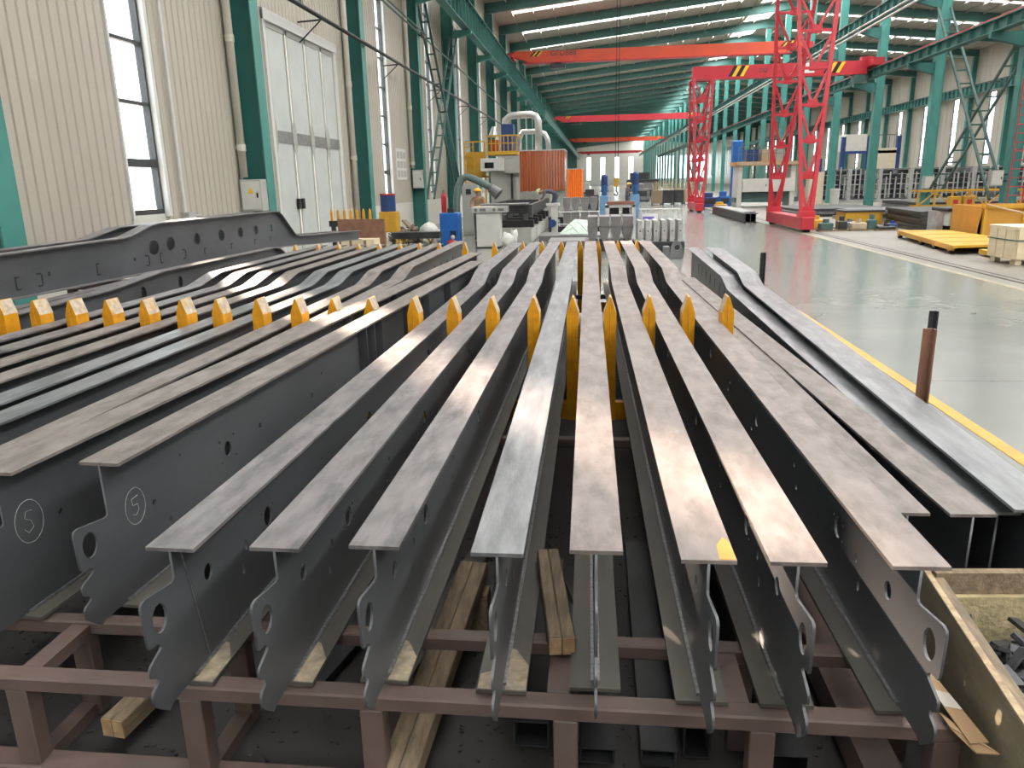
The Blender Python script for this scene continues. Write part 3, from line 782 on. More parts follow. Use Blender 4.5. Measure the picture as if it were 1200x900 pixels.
def semi_gantry(x, ya, yb, top, label, w0, w1, girder_z, xr, text, nseg=7):
    yc = (ya + yb) / 2
    t = thing('gantry_crane', label, 'crane', (x, yc, 0))
    MB().box(x - .22, ya - .35, .1, x + .22, yb + .35, .52).build('base_beam', 'crane_red', t, bevel=.02)
    for yy in (ya - .1, yb + .1):
        MB().tube((x - .12, yy, .14), (x + .12, yy, .14), .14, 14).build('wheel', 'dark_steel', t)
    for yy in (ya, yb):
        MB().box(x - .26, yy - .22, .52, x + .26, yy + .22, .72).build('foot_bracket', 'crane_red', t)
    truss_leg((x, ya, .7), (x + .05, ya + (yc - ya) * .35, top), w0, w1, 'lattice_leg', t, nseg)
    truss_leg((x, yb, .7), (x + .05, yb + (yc - yb) * .75, top), w0, w1, 'lattice_leg', t, nseg)
    if girder_z:
        z0, z1 = girder_z
        MB().box(x - .45, yc - .25, z0, xr - .3, yc + .25, z1).build('girder', 'crane_red', t)
        MB().box(x - .45, yc - .32, z0 - .06, xr - .3, yc + .32, z0).build('bottom_flange', 'crane_red', t)
        for sx in (x + 1.5, xr - 2.6):
            for i, mm in enumerate(('black', 'warn_yellow')):
                s_ = MB()
                for k in range(2):
                    a = sx + k * .44 + i * .2
                    s_.prism([(a, z0 + .06), (a + .2, z0 + .06), (a + .5, z1 - .04), (a + .3, z1 - .04)], yc - .262, yc - .25, 'y')
                s_.build('stripe_' + ('black' if i == 0 else 'yellow'), mm, t)
        MB().box(x + 5.6, yc - .27, z0 + .1, x + 6.15, yc - .25, z1 - .02).build('capacity_plate', 'sign_white', t)
        MB().box(xr - .35, yc - 1.3, 7.57, xr + .25, yc + 1.3, 7.95).build('end_carriage', 'crane_red', t)
        MB().box(xr - .6, yc - .2, z1, xr, yc + .2, z1 + .2).build('motor', 'crane_red', t)
        MB().box(x + 8.3, yc - .3, z0 - .5, x + 9.0, yc + .3, z0 - .08).build('hoist', 'green_grey', t)
        if text: text_obj(text, .3, 'frame_dark', t, (x + 3.4, yc - .256, (z0 + z1) / 2), (PI / 2, 0, 0))
    return t
semi_gantry(7.22, 28.0, 33.0, 11.3, 'tall red lattice gantry leg standing nearest on the aisle', .35, 1.75, None, 15, None, 9)
bpy.data.objects['gantry_crane']
g1 = bpy.data.objects['gantry_crane']
MB().box(6.3, 30.0, 11.3, 15.2, 30.6, 12.0).build('girder', 'crane_red', g1)
semi_gantry(5.75, 45.2, 48.6, 7.25, 'smaller red semi gantry crane farther down the aisle', .4, 1.1, (7.3, 7.95), 15.0, 'DQ', 6)
# hoist ropes with hook from a crane overhead
t = thing('crane_hook', 'hook block hanging on two dark ropes above white machine', 'hook', (.86, 36, 0))
for x in (.8, .92): MB().tube((x, 36, 2.0), (x, 36, 10.1), .016, 6).build('rope', 'rope', t)
MB().box(.76, 35.9, 1.6, .96, 36.1, 2.0).build('hook_block', 'machine_yellow', t)
MB().path([(.86, 36, 1.6), (.86, 36, 1.42), (.94, 36, 1.32), (.89, 36, 1.22), (.8, 36, 1.24), (.78, 36, 1.3)], .03, 8).build('hook', 'dark_steel', t)

# ================================================================== FOREGROUND BEAMS
TILT = 0.0165
LB, ZB0 = 8.7, 0.0            # local beam: y 0..LB from the top flange end, z 0 = underside
HB = 0.466                    # height
TF = 0.012
def nose(h, zt):
    """near-end outline of a web plate, (y, z) going from the top flange down to the bottom edge"""
    return [(0, zt), (0, .372), (-.006, .362), (-.02, .36), (-.15, .382), (-.168, .378), (-.175, .364), (-.172, .24), (-.165, .226), (-.13, .222),
            (-.118, .214), (-.112, .204), (-.118, .196), (-.175, .176), (-.182, .166), (-.18, .14), (-.17, .132), (-.152, .126), (-.148, .114), (-.155, .104),
            (-.182, .094), (-.19, .08), (-.186, .05), (-.165, .025), (-.125, -.012), (-.105, .0)]
def web_mesh(L, h, raised, holes, wname='web', slots=True, n0=True):
    zt = h - TF
    pts = nose(h, zt) if n0 else [(0, zt), (0, 0)]
    pts = list(pts) + [(L, .0)]
    if raised: pts += [(L, zt + .085), (5.82, zt + .085), (5.35, zt)]
    else: pts += [(L, zt)]
    hs = list(holes)
    if raised and slots:
        for k in range(7): hs.append(rect(5.95 + k * .36, .26, 5.985 + k * .36, .40))
    me = curve_plate([pts] + hs, .008, wname, 'web_steel')
    # plate is in (y, z) as (x, y); turn to stand along y
    me.transform(Matrix(((0, 0, 1, 0), (1, 0, 0, 0), (0, 1, 0, 0), (0, 0, 0, 1))))
    return me
BH = [ell(-.1, .29, .036, .046), ell(.18, .285, .026, .03), ell(.63, .27, .034, .04), ell(1.15, .2, .012), ell(1.2, .28, .012), ell(.40, .17, .010, .02), ell(.44, .25, .010, .02),
      ell(1.9, .25, .03, .034), ell(2.0, .17, .012), ell(2.6, .26, .012), ell(2.65, .2, .012), ell(3.3, .27, .03, .034), ell(4.1, .2, .014), ell(4.2, .28, .014),
      ell(.58, .30, .006), ell(.68, .30, .006), ell(.58, .24, .006), ell(.68, .24, .006)]
def flange_mesh(L, h, w, raised, nm, mname):
    path = [(0, h - TF), (5.35, h - TF), (5.42, h - TF + .008), (5.75, h - TF + .077), (5.82, h - TF + .085), (L, h - TF + .085)] if raised else [(0, h - TF), (L, h - TF)]
    mb = MB(); vs_ = []; fs = []
    for (y, z) in path:
        vs_ += [(-w / 2, y, z), (w / 2, y, z), (w / 2, y, z + TF), (-w / 2, y, z + TF)]
    for i in range(len(path) - 1):
        a, b_ = i * 4, i * 4 + 4
        fs += [(a, a + 1, b_ + 1, b_), (a + 1, a + 2, b_ + 2, b_ + 1), (a + 2, a + 3, b_ + 3, b_ + 2), (a + 3, a, b_, b_ + 3)]
    n = len(path) * 4 - 4
    fs += [(3, 2, 1, 0), (n, n + 1, n + 2, n + 3)]
    mb.add(vs_, fs)
    return mb.mesh(nm, mname)
def make_beam(label, w=.155, h=HB, raised=True, L=LB, top='flange_beige', holes=BH, stiff=None, patch=True, group=None, cut=True, n0=True):
    t = thing('gooseneck_beam' if raised else 'straight_beam', label, 'beam', (0, 0, 0), 0, group)
    link('top_flange', flange_mesh(L, h, w, raised, 'top_flange', top), t)
    web = link('web', web_mesh(L, h, raised, holes, n0=n0), t)
    # bottom flange begins a little behind the nose tip, split by the web
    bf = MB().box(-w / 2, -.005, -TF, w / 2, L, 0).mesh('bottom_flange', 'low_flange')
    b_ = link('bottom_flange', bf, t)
    wb = MB().bar((.008, .02, .004), (.008, L, .004), .012, .012).bar((-.008, .02, .004), (-.008, L, .004), .012, .012).mesh('weld_bead', 'weld')
    link('weld_bead', wb, t)
    if patch:
        p = MB().prism([(.012, 0), (w / 2 - .002, -.002), (w / 2 - .002, .12), (.03, .2), (.012, .21)], 0, .002, 'z').prism([(-.012, 0), (-w / 2 + .004, 0), (-w / 2 + .004, .07), (-.012, .1)], 0, .002, 'z').mesh('torch_scorch', 'scorch')
        link('torch_scorch', p, b_)['label'] = 'tan scorched end of the flange'
    for yy in (stiff or []):
        s_ = MB().box(.004, yy - .005, .02, w / 2 - .01, yy + .005, h - TF).mesh('stiffener', 'web_steel')
        link('stiffener', s_, t)
    return t
G = 'steel beams lying side by side on the rack'
def place(t, x0, y0, xf, yf, z, tilt=TILT):
    t.location = (x0, y0, z); t.rotation_euler = (math.atan(tilt), 0, -math.atan2(xf - x0, yf - y0))
ZR = 0.410                      # underside of bottom flange at y = 2
def zb(y): return ZR + TILT * (y - 2)
b2 = make_beam('beam with a vertical weld seam on its web, tan scorched foot', top='flange_grey', group=G)
place(b2, -1.277, 1.968, -1.097, 10.7, zb(1.97))
SEAM = MB().bar((.0055, .115, .02), (.0055, .045, .44), .004, .004).mesh('weld_seam', 'weld')
link('weld_seam', SEAM, b2)['label'] = 'pale vertical weld seam'
front = [
 ('beam with purple grey flange, second from the weld seam beam', -.957, 1.989, -.848, 'flange_grey'),
 ('beam with half sunlit grey flange above the long timber', -.658, 2.02, -.578, 'flange_grey'),
 ('beam with silver grey flange left of the cut timber block', -.284, 2.0, -.338, 'flange_blue'),
 ('central beam seen end on, pinkish flange right of timber block', .004, 2.033, -.089, 'flange_beige'),
 ('beam with an orange rust corner on its sunlit flange', .321, 1.998, .16, 'flange_beige'),
 ('beam casting an oval sun spot on its bottom flange', .567, 2.002, .396, 'flange_beige'),
 ('rightmost beam on the red rack, web drilled with round holes', .893, 2.0, .642, 'flange_beige')]
for lab, x0, y0, xf, fm in front:
    r = dup(b2, label=lab)
    for ch in list(r.children):
        n_ = ch.name.split('.')[0]
        if n_ == 'top_flange': set_mat(ch, fm)
        if n_ == 'weld_seam': bpy.data.objects.remove(ch)
        elif n_ == 'bottom_flange' and x0 > -.1:
            for g in list(ch.children): bpy.data.objects.remove(g)
    place(r, x0, y0, xf, 10.7, zb(y0))
    if 'orange rust' in lab:
        rs = MB().prism([(.03, .004), (.0755, .004), (.0755, .11), (.06, .14), (.035, .09)], HB + .0002, HB + .0012, 'z').mesh('rust_stain', 'orange_bin')
        link('rust_stain', rs, [c for c in r.children if c.name.startswith('top_flange')][0])['label'] = 'orange rust corner'
# left group of goosenecks (near ends beyond the frame)
fstraight = make_beam('gooseneck beam nearest the two tall straight beams, sunlit below the bend', top='flange_brown', group=G, patch=False)
place(fstraight, -2.17, 4.9, -1.97, 10.7, zb(4.9))
bpy.data.objects.remove([c for c in fstraight.children if c.name.startswith('web')][0])
for c in list(fstraight.children): bpy.data.objects.remove(c)
bpy.data.objects.remove(fstraight)
left = [
 ('gooseneck beam with bluish flange, farthest left of the pack', -4.38, -3.91, 'flange_grey'),
 ('gooseneck beam with brightest sunlit bend, second in left pack', -4.07, -3.63, 'flange_grey'),
 ('gooseneck beam with pinkish sunlit bend, third in left pack', -3.77, -3.345, 'flange_brown'),
 ('gooseneck beam with brown grey bend, fourth in left pack', -3.47, -3.06, 'flange_brown'),
 ('gooseneck beam with pale blue bend, fifth in left pack', -3.11, -2.77, 'flange_blue'),
 ('gooseneck beam with shiny silver bend, sixth in left pack', -2.86, -2.49, 'flange_blue'),
 ('gooseneck beam with matte brown bend, seventh in left pack', -2.45, -2.23, 'flange_brown')]
for lab, x0, xf, fm in left:
    r = dup(b2, label=lab)
    for ch in list(r.children):
        n_ = ch.name.split('.')[0]
        if n_ == 'top_flange': set_mat(ch, fm)
        if n_ == 'weld_seam': bpy.data.objects.remove(ch)
        elif n_ == 'bottom_flange':
            for g in list(ch.children): bpy.data.objects.remove(g)
    place(r, x0, 2.0, xf, 10.7, zb(2.0))
r = dup(b2, label='gooseneck beam with slotted web beside the straight beams')
for ch in list(r.children):
    n_ = ch.name.split('.')[0]
    if n_ == 'top_flange': set_mat(ch, 'flange_brown')
    if n_ == 'weld_seam': bpy.data.objects.remove(ch)
    elif n_ == 'bottom_flange':
        for g in list(ch.children): bpy.data.objects.remove(g)
place(r, -2.205, 2.32, -1.965, 11.0, zb(2.32))
# two tall straight beams
TB = [ell(-.11, .30, .036, .048), ell(.25, .3, .012), ell(.33, .19, .012), ell(.8, .32, .03, .036), ell(.74, .37, .007), ell(.86, .37, .007), ell(.74, .27, .007), ell(.86, .27, .007), ell(1.1, .33, .013), ell(1.7, .31, .015), ell(1.85, .4, .008), ell(.45, .42, .008)]
HT = 0.566
b1 = make_beam('tall straight beam with chalk circle and nose plate', w=.155, h=HT, raised=False, L=6.0, top='flange_brown', holes=TB, stiff=[2.45, 2.6, 2.75, 3.4, 3.9, 4.6], group=G, patch=False)
place(b1, -1.757, 2.37, -1.757 + .075 * 6, 8.37, zb(2.37) + .006)
b0 = make_beam('tall straight beam at left edge with chalk scribble', w=.155, h=HT, raised=False, L=7.0, top='flange_brown', holes=TB[1:], stiff=[3.0, 4.0], group=G, patch=False)
place(b0, -2.085, 2.27, -2.085 + .09 * 7, 9.27, zb(2.27) + .006)
def chalk(beam, cy, cz, r, glyph):
    mb = MB(); n = 22
    mb.path([(.0065, cy + r * .85 * math.cos(2 * PI * k / n), cz + r * 1.1 * math.sin(2 * PI * k / n)) for k in range(n + 1)], .0011, 5)
    mb.path([(.0065, cy + a * r, cz + b_ * r) for a, b_ in glyph], .0011, 5)
    o = mb.build('chalk_mark', 'chalk', beam, local=True); o['label'] = 'white chalk ring with a scribbled 5'
chalk(b1, .14, .335, .066, [(.3, .55), (-.25, .5), (-.2, .1), (.2, .05), (.25, -.3), (-.05, -.55), (-.3, -.4)])
chalk(b0, .10, .33, .075, [(.25, .5), (-.1, .55), (-.25, .25), (.1, .0), (.2, -.35), (-.15, -.55), (-.35, -.3)])
# right group on a lower stand
RH = [ell(.5, .3, .02, .03), ell(1.5, .28, .03), ell(2.5, .28, .03)]
rb = []
b11 = make_beam('straight beam with wide olive grey flange beside the plywood box', w=.165, h=HB, raised=False, L=6.2, top='flange_brown', holes=RH, group=G, patch=False, n0=False)
place(b11, 1.37, 2.72, 1.02, 9.1, .715 - HB)
b10 = make_beam('straight beam with rust brown flange, half hidden under rightmost rack beam', w=.16, h=HB, raised=False, L=6.6, top='flange_brown', holes=RH, group=G, patch=False, n0=False)
place(b10, 1.15, 2.74, .96, 9.46, .705 - HB)
b12 = make_beam('gooseneck beam with blue grey flange, second from the aisle', w=.165, h=HB, raised=True, L=8.9, top='flange_blue', holes=RH, group=G, patch=False, n0=False)
place(b12, 1.495, 2.80, 1.415, 11.6, .69 - HB, .0165)
b13 = make_beam('outermost gooseneck beam lying along the aisle', w=.2, h=HB, raised=True, L=8.3, top='flange_blue', holes=RH, group=G, patch=False, n0=False)
place(b13, 1.59, 2.69, 1.62, 11.2, .75 - HB)
bb = thing('beam_stand', 'low brown steel stand carrying the beams along the aisle', 'stand', (1.3, 6, 0))
for yy in (3.6, 6.4, 8.8):
    for (x, zt_) in ((1.0 + (yy < 4) * .08, .705 - HB + TILT * (yy - 2.74) - TF), (1.16 + (3.6 - yy) * .01, .7 - HB + TILT * (yy - 2.72) - TF), (1.5, .625 - HB + TILT * (yy - 2.8) - TF), (1.6, .75 - HB + TILT * (yy - 2.8) - TF)):
        pass
    MB().box(.72, yy - .04, 0, 1.8, yy + .04, .12).build('cross_bar', 'rack_paint', bb)
for nm_, lab, pts in (('steel_post', 'rusty steel post pair standing between beams and yellow line', [(1.80, 4.30, 0, 1.10), (1.88, 4.46, 0, 1.17)]), ('steel_post', 'thin steel post standing at the far end of the aisle beams', [(1.86, 8.9, 0, 1.09)])):
    t = thing(nm_, lab, 'post', (pts[0][0], pts[0][1], 0))
    for i, (x, y, z0, z1) in enumerate(pts):
        w_ = .028 if i == 0 else .02
        MB().box(x - w_, y - .01, z0, x + w_, y, z1).box(x + w_ - .008, y - w_ * 1.6, z0, x + w_, y, z1).build('angle_bar', 'rust' if i == 0 and len(pts) > 1 else 'dark_steel', t)

# ---- deep side beams stacked at far left
def side_beam(label, x, prof, zbot, w, holes, marks, h_mat='flange_grey'):
    """prof: list of (y, ztop); web between zbot(y) and profile"""
    t = thing('side_beam', label, 'beam', (x, prof[0][0], zbot[0][1]), 0, 'deep cranked beams stacked by the left wall')
    pts = [(p[0], p[1] - TF) for p in prof] + [(q[0], q[1]) for q in reversed(zbot)]
    me = curve_plate([pts] + holes, .01, 'web', 'web_steel')
    me.transform(Matrix(((0, 0, 1, 0), (1, 0, 0, 0), (0, 1, 0, 0), (0, 0, 0, 1))))
    wv = link('web', me, t); wv.location = Vector((x, 0, 0)) - t.location
    def strip(path, dz0, dz1, nm, mm):
        mb = MB(); vs_ = []; fs = []
        for (y, z) in path: vs_ += [(x - w / 2, y, z + dz0), (x + w / 2, y, z + dz0), (x + w / 2, y, z + dz1), (x - w / 2, y, z + dz1)]
        for i in range(len(path) - 1):
            a, b_ = i * 4, i * 4 + 4
            fs += [(a, a + 1, b_ + 1, b_), (a + 1, a + 2, b_ + 2, b_ + 1), (a + 2, a + 3, b_ + 3, b_ + 2), (a + 3, a, b_, b_ + 3)]
        n = len(path) * 4 - 4
        fs += [(3, 2, 1, 0), (n, n + 1, n + 2, n + 3)]
        mb.add(vs_, fs).build(nm, mm, t)
    strip(prof, -TF, 0, 'top_flange', h_mat); strip(zbot, -TF, 0, 'bottom_flange', h_mat)
    for mk in marks:
        MB().box(x + .005, mk[0], mk[1], x + .0065, mk[2], mk[3]).build('cut_mark', 'black', t)
    return t
gp = [(2.5, 1.36), (8.2, 1.405), (8.35, 1.415), (8.8, 1.515), (8.95, 1.53), (12.45, 1.54), (12.62, 1.525), (12.75, 1.46), (13.2, 1.14), (13.32, 1.085), (13.45, 1.07), (17.1, .935)]
gb = [(2.5, 1.0), (6.3, .981), (12.4, .946), (12.9, .93), (17.1, .74)]
gh = [ell(9.28, 1.26, .10, .085, 18), ell(9.95, 1.265, .09, .08, 18), ell(10.65, 1.268, .09, .08, 18), ell(11.25, 1.27, .085, .075, 18), ell(11.8, 1.272, .08, .07, 18), rect(12.36, 1.21, 12.42, 1.32), ell(8.9, 1.24, .11, .09, 18)]
ccuts = []
for i, y in enumerate((4.6, 6.55, 6.9, 7.75, 8.75, 9.0, 9.6)):
    s_ = 1 if i % 2 else -1
    ccuts += [(y, 1.05, y + .018, 1.15), (min(y, y + .06 * s_), 1.15, max(y, y + .06 * s_), 1.165), (min(y, y + .06 * s_), 1.035, max(y, y + .06 * s_), 1.05)]
for y in (10.1, 10.9, 11.7, 12.3): ccuts += [(y, 1.05, y + .02, 1.13), (y, 1.12, y + .06, 1.135)]
for y in (6.25, 7.0, 8.45): ccuts.append((y, 1.12, y + .035, 1.16))
side_beam('upper cranked beam with a row of round holes, by left wall', -5.4, gp, gb, .16, gh, ccuts)
g2 = [(y - .3 if 8 < y < 9.2 else y, z) for y, z in gp]
g2p = [(2.5, 1.365), (8.1, 1.405), (8.7, 1.50), (12.4, 1.54), (12.7, 1.46), (13.2, 1.09), (13.4, 1.08), (16.6, .96)]
side_beam('upper cranked beam hidden behind the holed one, against left wall', -5.75, g2p, [(y, z) for y, z in gb[:4]] + [(16.6, .76)], .16, [], [])
hp = [(2.5, .895), (6.95, .985), (7.1, .992), (7.8, 1.05), (7.95, 1.057), (10.95, 1.062), (11.1, 1.04), (11.5, .86), (11.7, .85), (13.0, .83)]
hb = [(2.5, .43), (11.0, .56), (13.0, .56)]
side_beam('lower cranked beam beneath the holed one at far left', -4.8, hp, hb, .15, [ell(7.6, .86, .05, .07), ell(8.35, .88, .05, .07)], [])
side_beam('lower cranked beam behind the first, close to left wall', -5.12, [(2.5, .885), (6.8, .95), (7.8, .965), (10.9, .93), (13.0, .82)], [(2.5, .43), (11.0, .56), (13.0, .56)], .14, [], [])
t = thing('trestle', 'dark steel trestle under the upper cranked beams', 'stand', (-5.6, 9, 0))
for yy in (5.0, 8.0, 11.6):
    zt_ = .984 - (yy - 5.9) * .0058 - TF - .004
    MB().box(-5.95, yy - .05, zt_ - .1, -5.2, yy + .05, zt_).build('cross_bar', 'rack_paint', t)
    for xx in (-5.9, -5.3): MB().box(xx - .04, yy - .04, 0, xx + .04, yy + .04, zt_ - .1).build('leg', 'rack_paint', t)

# ================================================================== RACK
rk = thing('beam_rack', 'red brown square tube rack carrying the steel beams', 'rack', (-1.5, 2.0, 0))
def rtop(y): return ZR - TF - .0045 + TILT * (y - 2)
def rail_bar(x0, x1, y0, y1, nm='cross_rail', h=.052):
    zt_ = rtop(y0) ; MB().box(x0, y0, zt_ - h, x1, y1, zt_).build(nm, 'rack_paint', rk, bevel=.006)
XRK = 1.05
rail_bar(-5.0, XRK, 1.955, 2.025)
rail_bar(-5.0, XRK, 2.275, 2.335)
rail_bar(-5.0, XRK, 4.3, 4.36); rail_bar(-5.0, XRK, 7.0, 7.06); rail_bar(-5.0, XRK, 9.6, 9.66)
z0r = rtop(1.955)
for x in (-4.3, -3.7, -3.1, -2.5, -1.89, -1.285, -.69, -.085, .495, 1.01):
    MB().box(x - .037, 1.957, .055, x + .037, 2.023, z0r - .052).build('post', 'rack_paint', rk, bevel=.004)
    MB().box(x - .037, 2.277, 0, x + .037, 2.333, rtop(2.275) - .052).build('post', 'rack_paint', rk, bevel=.004)
for y in (4.33, 7.03, 9.63):
    for x in (-4.9, -3.4, -1.9, -.4, 1.0): MB().box(x - .035, y - .025, 0, x + .035, y + .025, rtop(y - .03) - .052).build('post', 'rack_paint', rk)
MB().box(-5.0, 1.945, 0, XRK, 2.035, .055).build('lower_rail', 'rack_paint', rk, bevel=.006)
for x in (-1.87, -.11, .43):
    MB().box(x - .035, 2.026, rtop(2.03) - .052, x + .035, 2.274, rtop(2.03) - .006).build('short_tie', 'rack_paint', rk)
for x in (-1.9, -1.285): MB().box(x - .03, 2.036, .0, x + .03, 2.277, .05).build('lower_tie', 'rack_paint', rk)
# yellow pointed divider posts
sx1 = [-4.639, -4.336, -4.037, -3.734, -3.434, -3.131, -2.846, -2.529, -2.229, -1.945, -1.665, -1.338, -1.046, -.757, -.452, -.17, .097, .374, .647, .917]
cmb = thing('divider_comb', 'near row of yellow pointed posts between the beams', 'divider', (-1.8, 5.4, 0))
MB().box(-4.75, 5.43, .2, 1.0, 5.5, .33).build('base_bar', 'yellow_paint', cmb)
MB().box(-4.7, 5.38, 0, -4.6, 5.56, .2).box(-1.9, 5.43, 0, -1.8, 5.5, .2).box(.86, 5.38, 0, .96, 5.56, .2).build('foot', 'yellow_paint', cmb)
def stake_mesh(w, d, z0, z1, gable):
    mb = MB()
    poly = [(-w / 2, z0), (w / 2, z0), (w / 2, z1 - gable), (w * .07, z1), (-w * .07, z1), (-w / 2, z1 - gable)]
    n = 6
    vs_ = [(p[0], 0, p[1]) for p in poly] + [(p[0], d, p[1]) for p in poly]
    mb.m(0).add(vs_, [tuple(range(n)), tuple(range(2 * n - 1, n - 1, -1)), (0, 1, 7, 6), (1, 2, 8, 7), (5, 0, 6, 11)])
    mb.m(1).add(vs_, [(2, 3, 9, 8), (3, 4, 10, 9), (4, 5, 11, 10)])
    mb.m(0).bar((0, -.004, z0 + .2), (0, -.004, z1 - gable * .55), .006, .006)
    return mb.mesh('divider_post', ['yellow_paint', 'bare_edge'], bevel=.003)
sm1 = stake_mesh(.088, .15, .2, 1.115, .115)
for x in sx1:
    o = link('divider_post', sm1, cmb); o.location = (x + 1.8, 0, 0)
sx2 = [-4.12, -3.795, -3.505, -3.228, -2.938, -2.652, -2.379, -2.112, -1.76, -1.36, -.98, -.72, -.46, -.216, .02, .275, .52]
cmb2 = thing('divider_comb', 'far row of yellow pointed posts at the beam ends', 'divider', (-1.8, 10.15, 0))
MB().box(-4.75, 10.2, .2, .9, 10.27, .33).build('base_bar', 'yellow_paint', cmb2)
MB().box(-4.7, 10.15, 0, -4.6, 10.3, .2).box(-1.9, 10.2, 0, -1.8, 10.27, .2).box(.76, 10.15, 0, .86, 10.3, .2).build('foot', 'yellow_paint', cmb2)
sm2 = stake_mesh(.075, .10, .2, 1.15, .11)
for x in sx2:
    o = link('divider_post', sm2, cmb2); o.location = (x + 1.8, 0, 0)

# ---- timbers, tubes, box, cardboard, scrap
def timber(label, p, q, w, h, n=2):
    t = thing('timber', label, 'timber', p)
    p, q = Vector(p), Vector(q); d = (q - p).normalized(); sd_ = d.cross(Vector((0, 0, 1))).normalized()
    for k in range(n):
        off = sd_ * (k - (n - 1) / 2) * w
        bm_ = MB().bar(p + off, q + off, w * .97, h)
        bo = bm_.build('board', 'wood', t, bevel=.004)
        MB().bar(p + off - d * .002, p + off + d * .001, w * .9, h * .92).build('end_grain', 'wood_end', bo)
    return t
timber('long weathered timber lying slanted through the rack front', (-.635, 1.72, .056), (-.535, 3.03, .256), .062, .075)
tag(MB().box(-.62, 2.9, 0, -.46, 2.99, .198).build('packing_block', 'wood', None, .004), 'wooden packing block under far end of the long timber', 'block')
timber('cut timber block with bright end grain on the rear rail', (-.105, 2.2, rtop(2.28) + .038), (-.19, 2.8, rtop(2.28) + .05), .044, .066)
timber('split timber block under the rack at left', (-1.68, 2.1, .095), (-1.6, 2.75, .1), .045, .075)
tl = timber('small timber stub below the silver grey beam', (-.33, 2.42, .2), (-.33, 2.7, .2), .05, .06)
for t_, sup in (('timber', 0),): pass
def rect_tube(label, x0, z0, w, h, y0, y1, mname='dark_steel', th=.005, rz=0):
    t = thing('rectangular_tube', label, 'tube', (x0 + w / 2, y0, z0), R(rz), 'steel tubes lying under the rack')
    for (nm, a) in (('side_wall', (-w / 2, 0, 0, -w / 2 + th, y1 - y0, h)), ('side_wall', (w / 2 - th, 0, 0, w / 2, y1 - y0, h)), ('bottom_wall', (-w / 2 + th, 0, 0, w / 2 - th, y1 - y0, th)), ('top_wall', (-w / 2 + th, 0, h - th, w / 2 - th, y1 - y0, h))):
        MB().box(*a).build(nm, mname, t, local=True)
    return t
rect_tube('open rectangular tube right of the rack post under the centre beams', -.045, .055, .115, .058, 2.12, 3.4)
rect_tube('open rectangular tube under the rack below the rust corner beam', .155, .06, .115, .06, 2.12, 3.6)
rect_tube('square steel tube below the oval sun spot beam', .30, .03, .09, .12, 2.2, 3.6)
rect_tube('dark wide tube under the rack right of the fifth post', .545, .03, .12, .15, 2.06, 3.4)
rect_tube('red brown square tube poking forward under the rack', .82, .056, .115, .115, 1.90, 3.4, 'rack_paint')
rect_tube('dark channel tube under the rack left of the centre post', -.27, .07, .12, .1, 2.16, 3.3)
for i, (x, y, rz, L_, w_, lab) in enumerate([(-1.12, 2.4, -12, 1.6, .10, 'flat dark steel offcut on the floor under weld seam beam'), (-.80, 2.4, -9, 1.4, .12, 'flat steel offcut under the half sunlit beam'), (.745, 2.4, -1, 1.4, .10, 'flat steel offcut beside the red brown tube'), (1.08, 2.75, -8, 1.3, .08, 'narrow steel offcut near the plywood box'), (-.02, 2.62, 14, 1.2, .1, 'flat steel offcut slanting behind the rear rail'), (.47, 2.65, 4, 1.0, .08, 'rusty steel offcut beside the slanting one')]):
    t = MB().box(-w_ / 2, 0, 0, w_ / 2, L_, .02).bar((w_ / 2 - .005, 0, .02), (w_ / 2 - .005, L_, .02), .01, .04).build('steel_offcut', 'low_flange' if i % 2 else 'dark_steel')
    t.location = (x, y, .003 + .03 * (i > 3)); t.rotation_euler = (0, 0, R(rz)); tag(t, lab, 'offcut', 'flat steel offcuts under the rack')
lv = MB()      # beams' packing under the rack: dark litter on the floor
rnd = random.Random(3)
for k in range(2600):
    x = rnd.uniform(-2.6, 1.0); y = rnd.uniform(1.3, 4.2)
    s_ = rnd.uniform(.003, .011)
    a = rnd.uniform(0, PI); M3 = Matrix.Rotation(a, 3, 'Z') @ Matrix.Rotation(rnd.uniform(-.5, .5), 3, 'X')
    lv.cbox((x, y, s_ * .35), (s_ * rnd.uniform(.6, 2.2), s_, s_ * .7), M3)
tag(stuff(lv.build('metal_chips', 'chips')), 'dark metal chips and grit scattered under the rack', 'debris')
for i, (x, y) in enumerate(((-.46, 2.42), (-.83, 2.75))):
    tag(MB().tube((x, y, 0), (x, y, .012), .022, 16).build('slug', 'dark_steel'), ['round punched steel slug on floor beside the long timber', 'round punched slug behind the long timber'][i], 'slug')

# plywood scrap box
bx = thing('plywood_box', 'large worn plywood box of metal scrap at right edge', 'box', (1.4, 2.1, 0), 0)
zt_ = .55
def wall_prism(nm, p, q, th, mname, z0=0, z1=zt_):
    p, q = Vector((*p, 0)), Vector((*q, 0)); d = (q - p).normalized(); nrm = Vector((d.y, -d.x, 0)) * th
    return MB().prism([(p.x, p.y), (q.x, q.y), (q.x + nrm.x, q.y + nrm.y), (p.x + nrm.x, p.y + nrm.y)], z0, z1, 'z').build(nm, mname, bx)
A_, Bk, Cf = (1.165, 2.60), (2.05, 2.66), (1.035, 1.15)
lw = wall_prism('side_panel', Cf, A_, .022, 'plywood')
wall_prism('top_edge', (Cf[0] + .001, Cf[1]), (A_[0] + .001, A_[1]), .02, 'ply_edge', zt_, zt_ + .003)
wall_prism('inner_batten', (Cf[0] + .024, Cf[1]), (A_[0] + .024, A_[1] - .03), .03, 'wood', zt_ - .09, zt_ - .004)
wall_prism('outer_strip', (Cf[0] - .012, Cf[1]), (1.075, 1.72), .012, 'plywood', 0, .26)
wall_prism('back_panel', A_, Bk, .022, 'plywood')
wall_prism('back_beam', (1.19, 2.58), (2.05, 2.64), .035, 'wood', zt_ - .075, zt_ + .012)
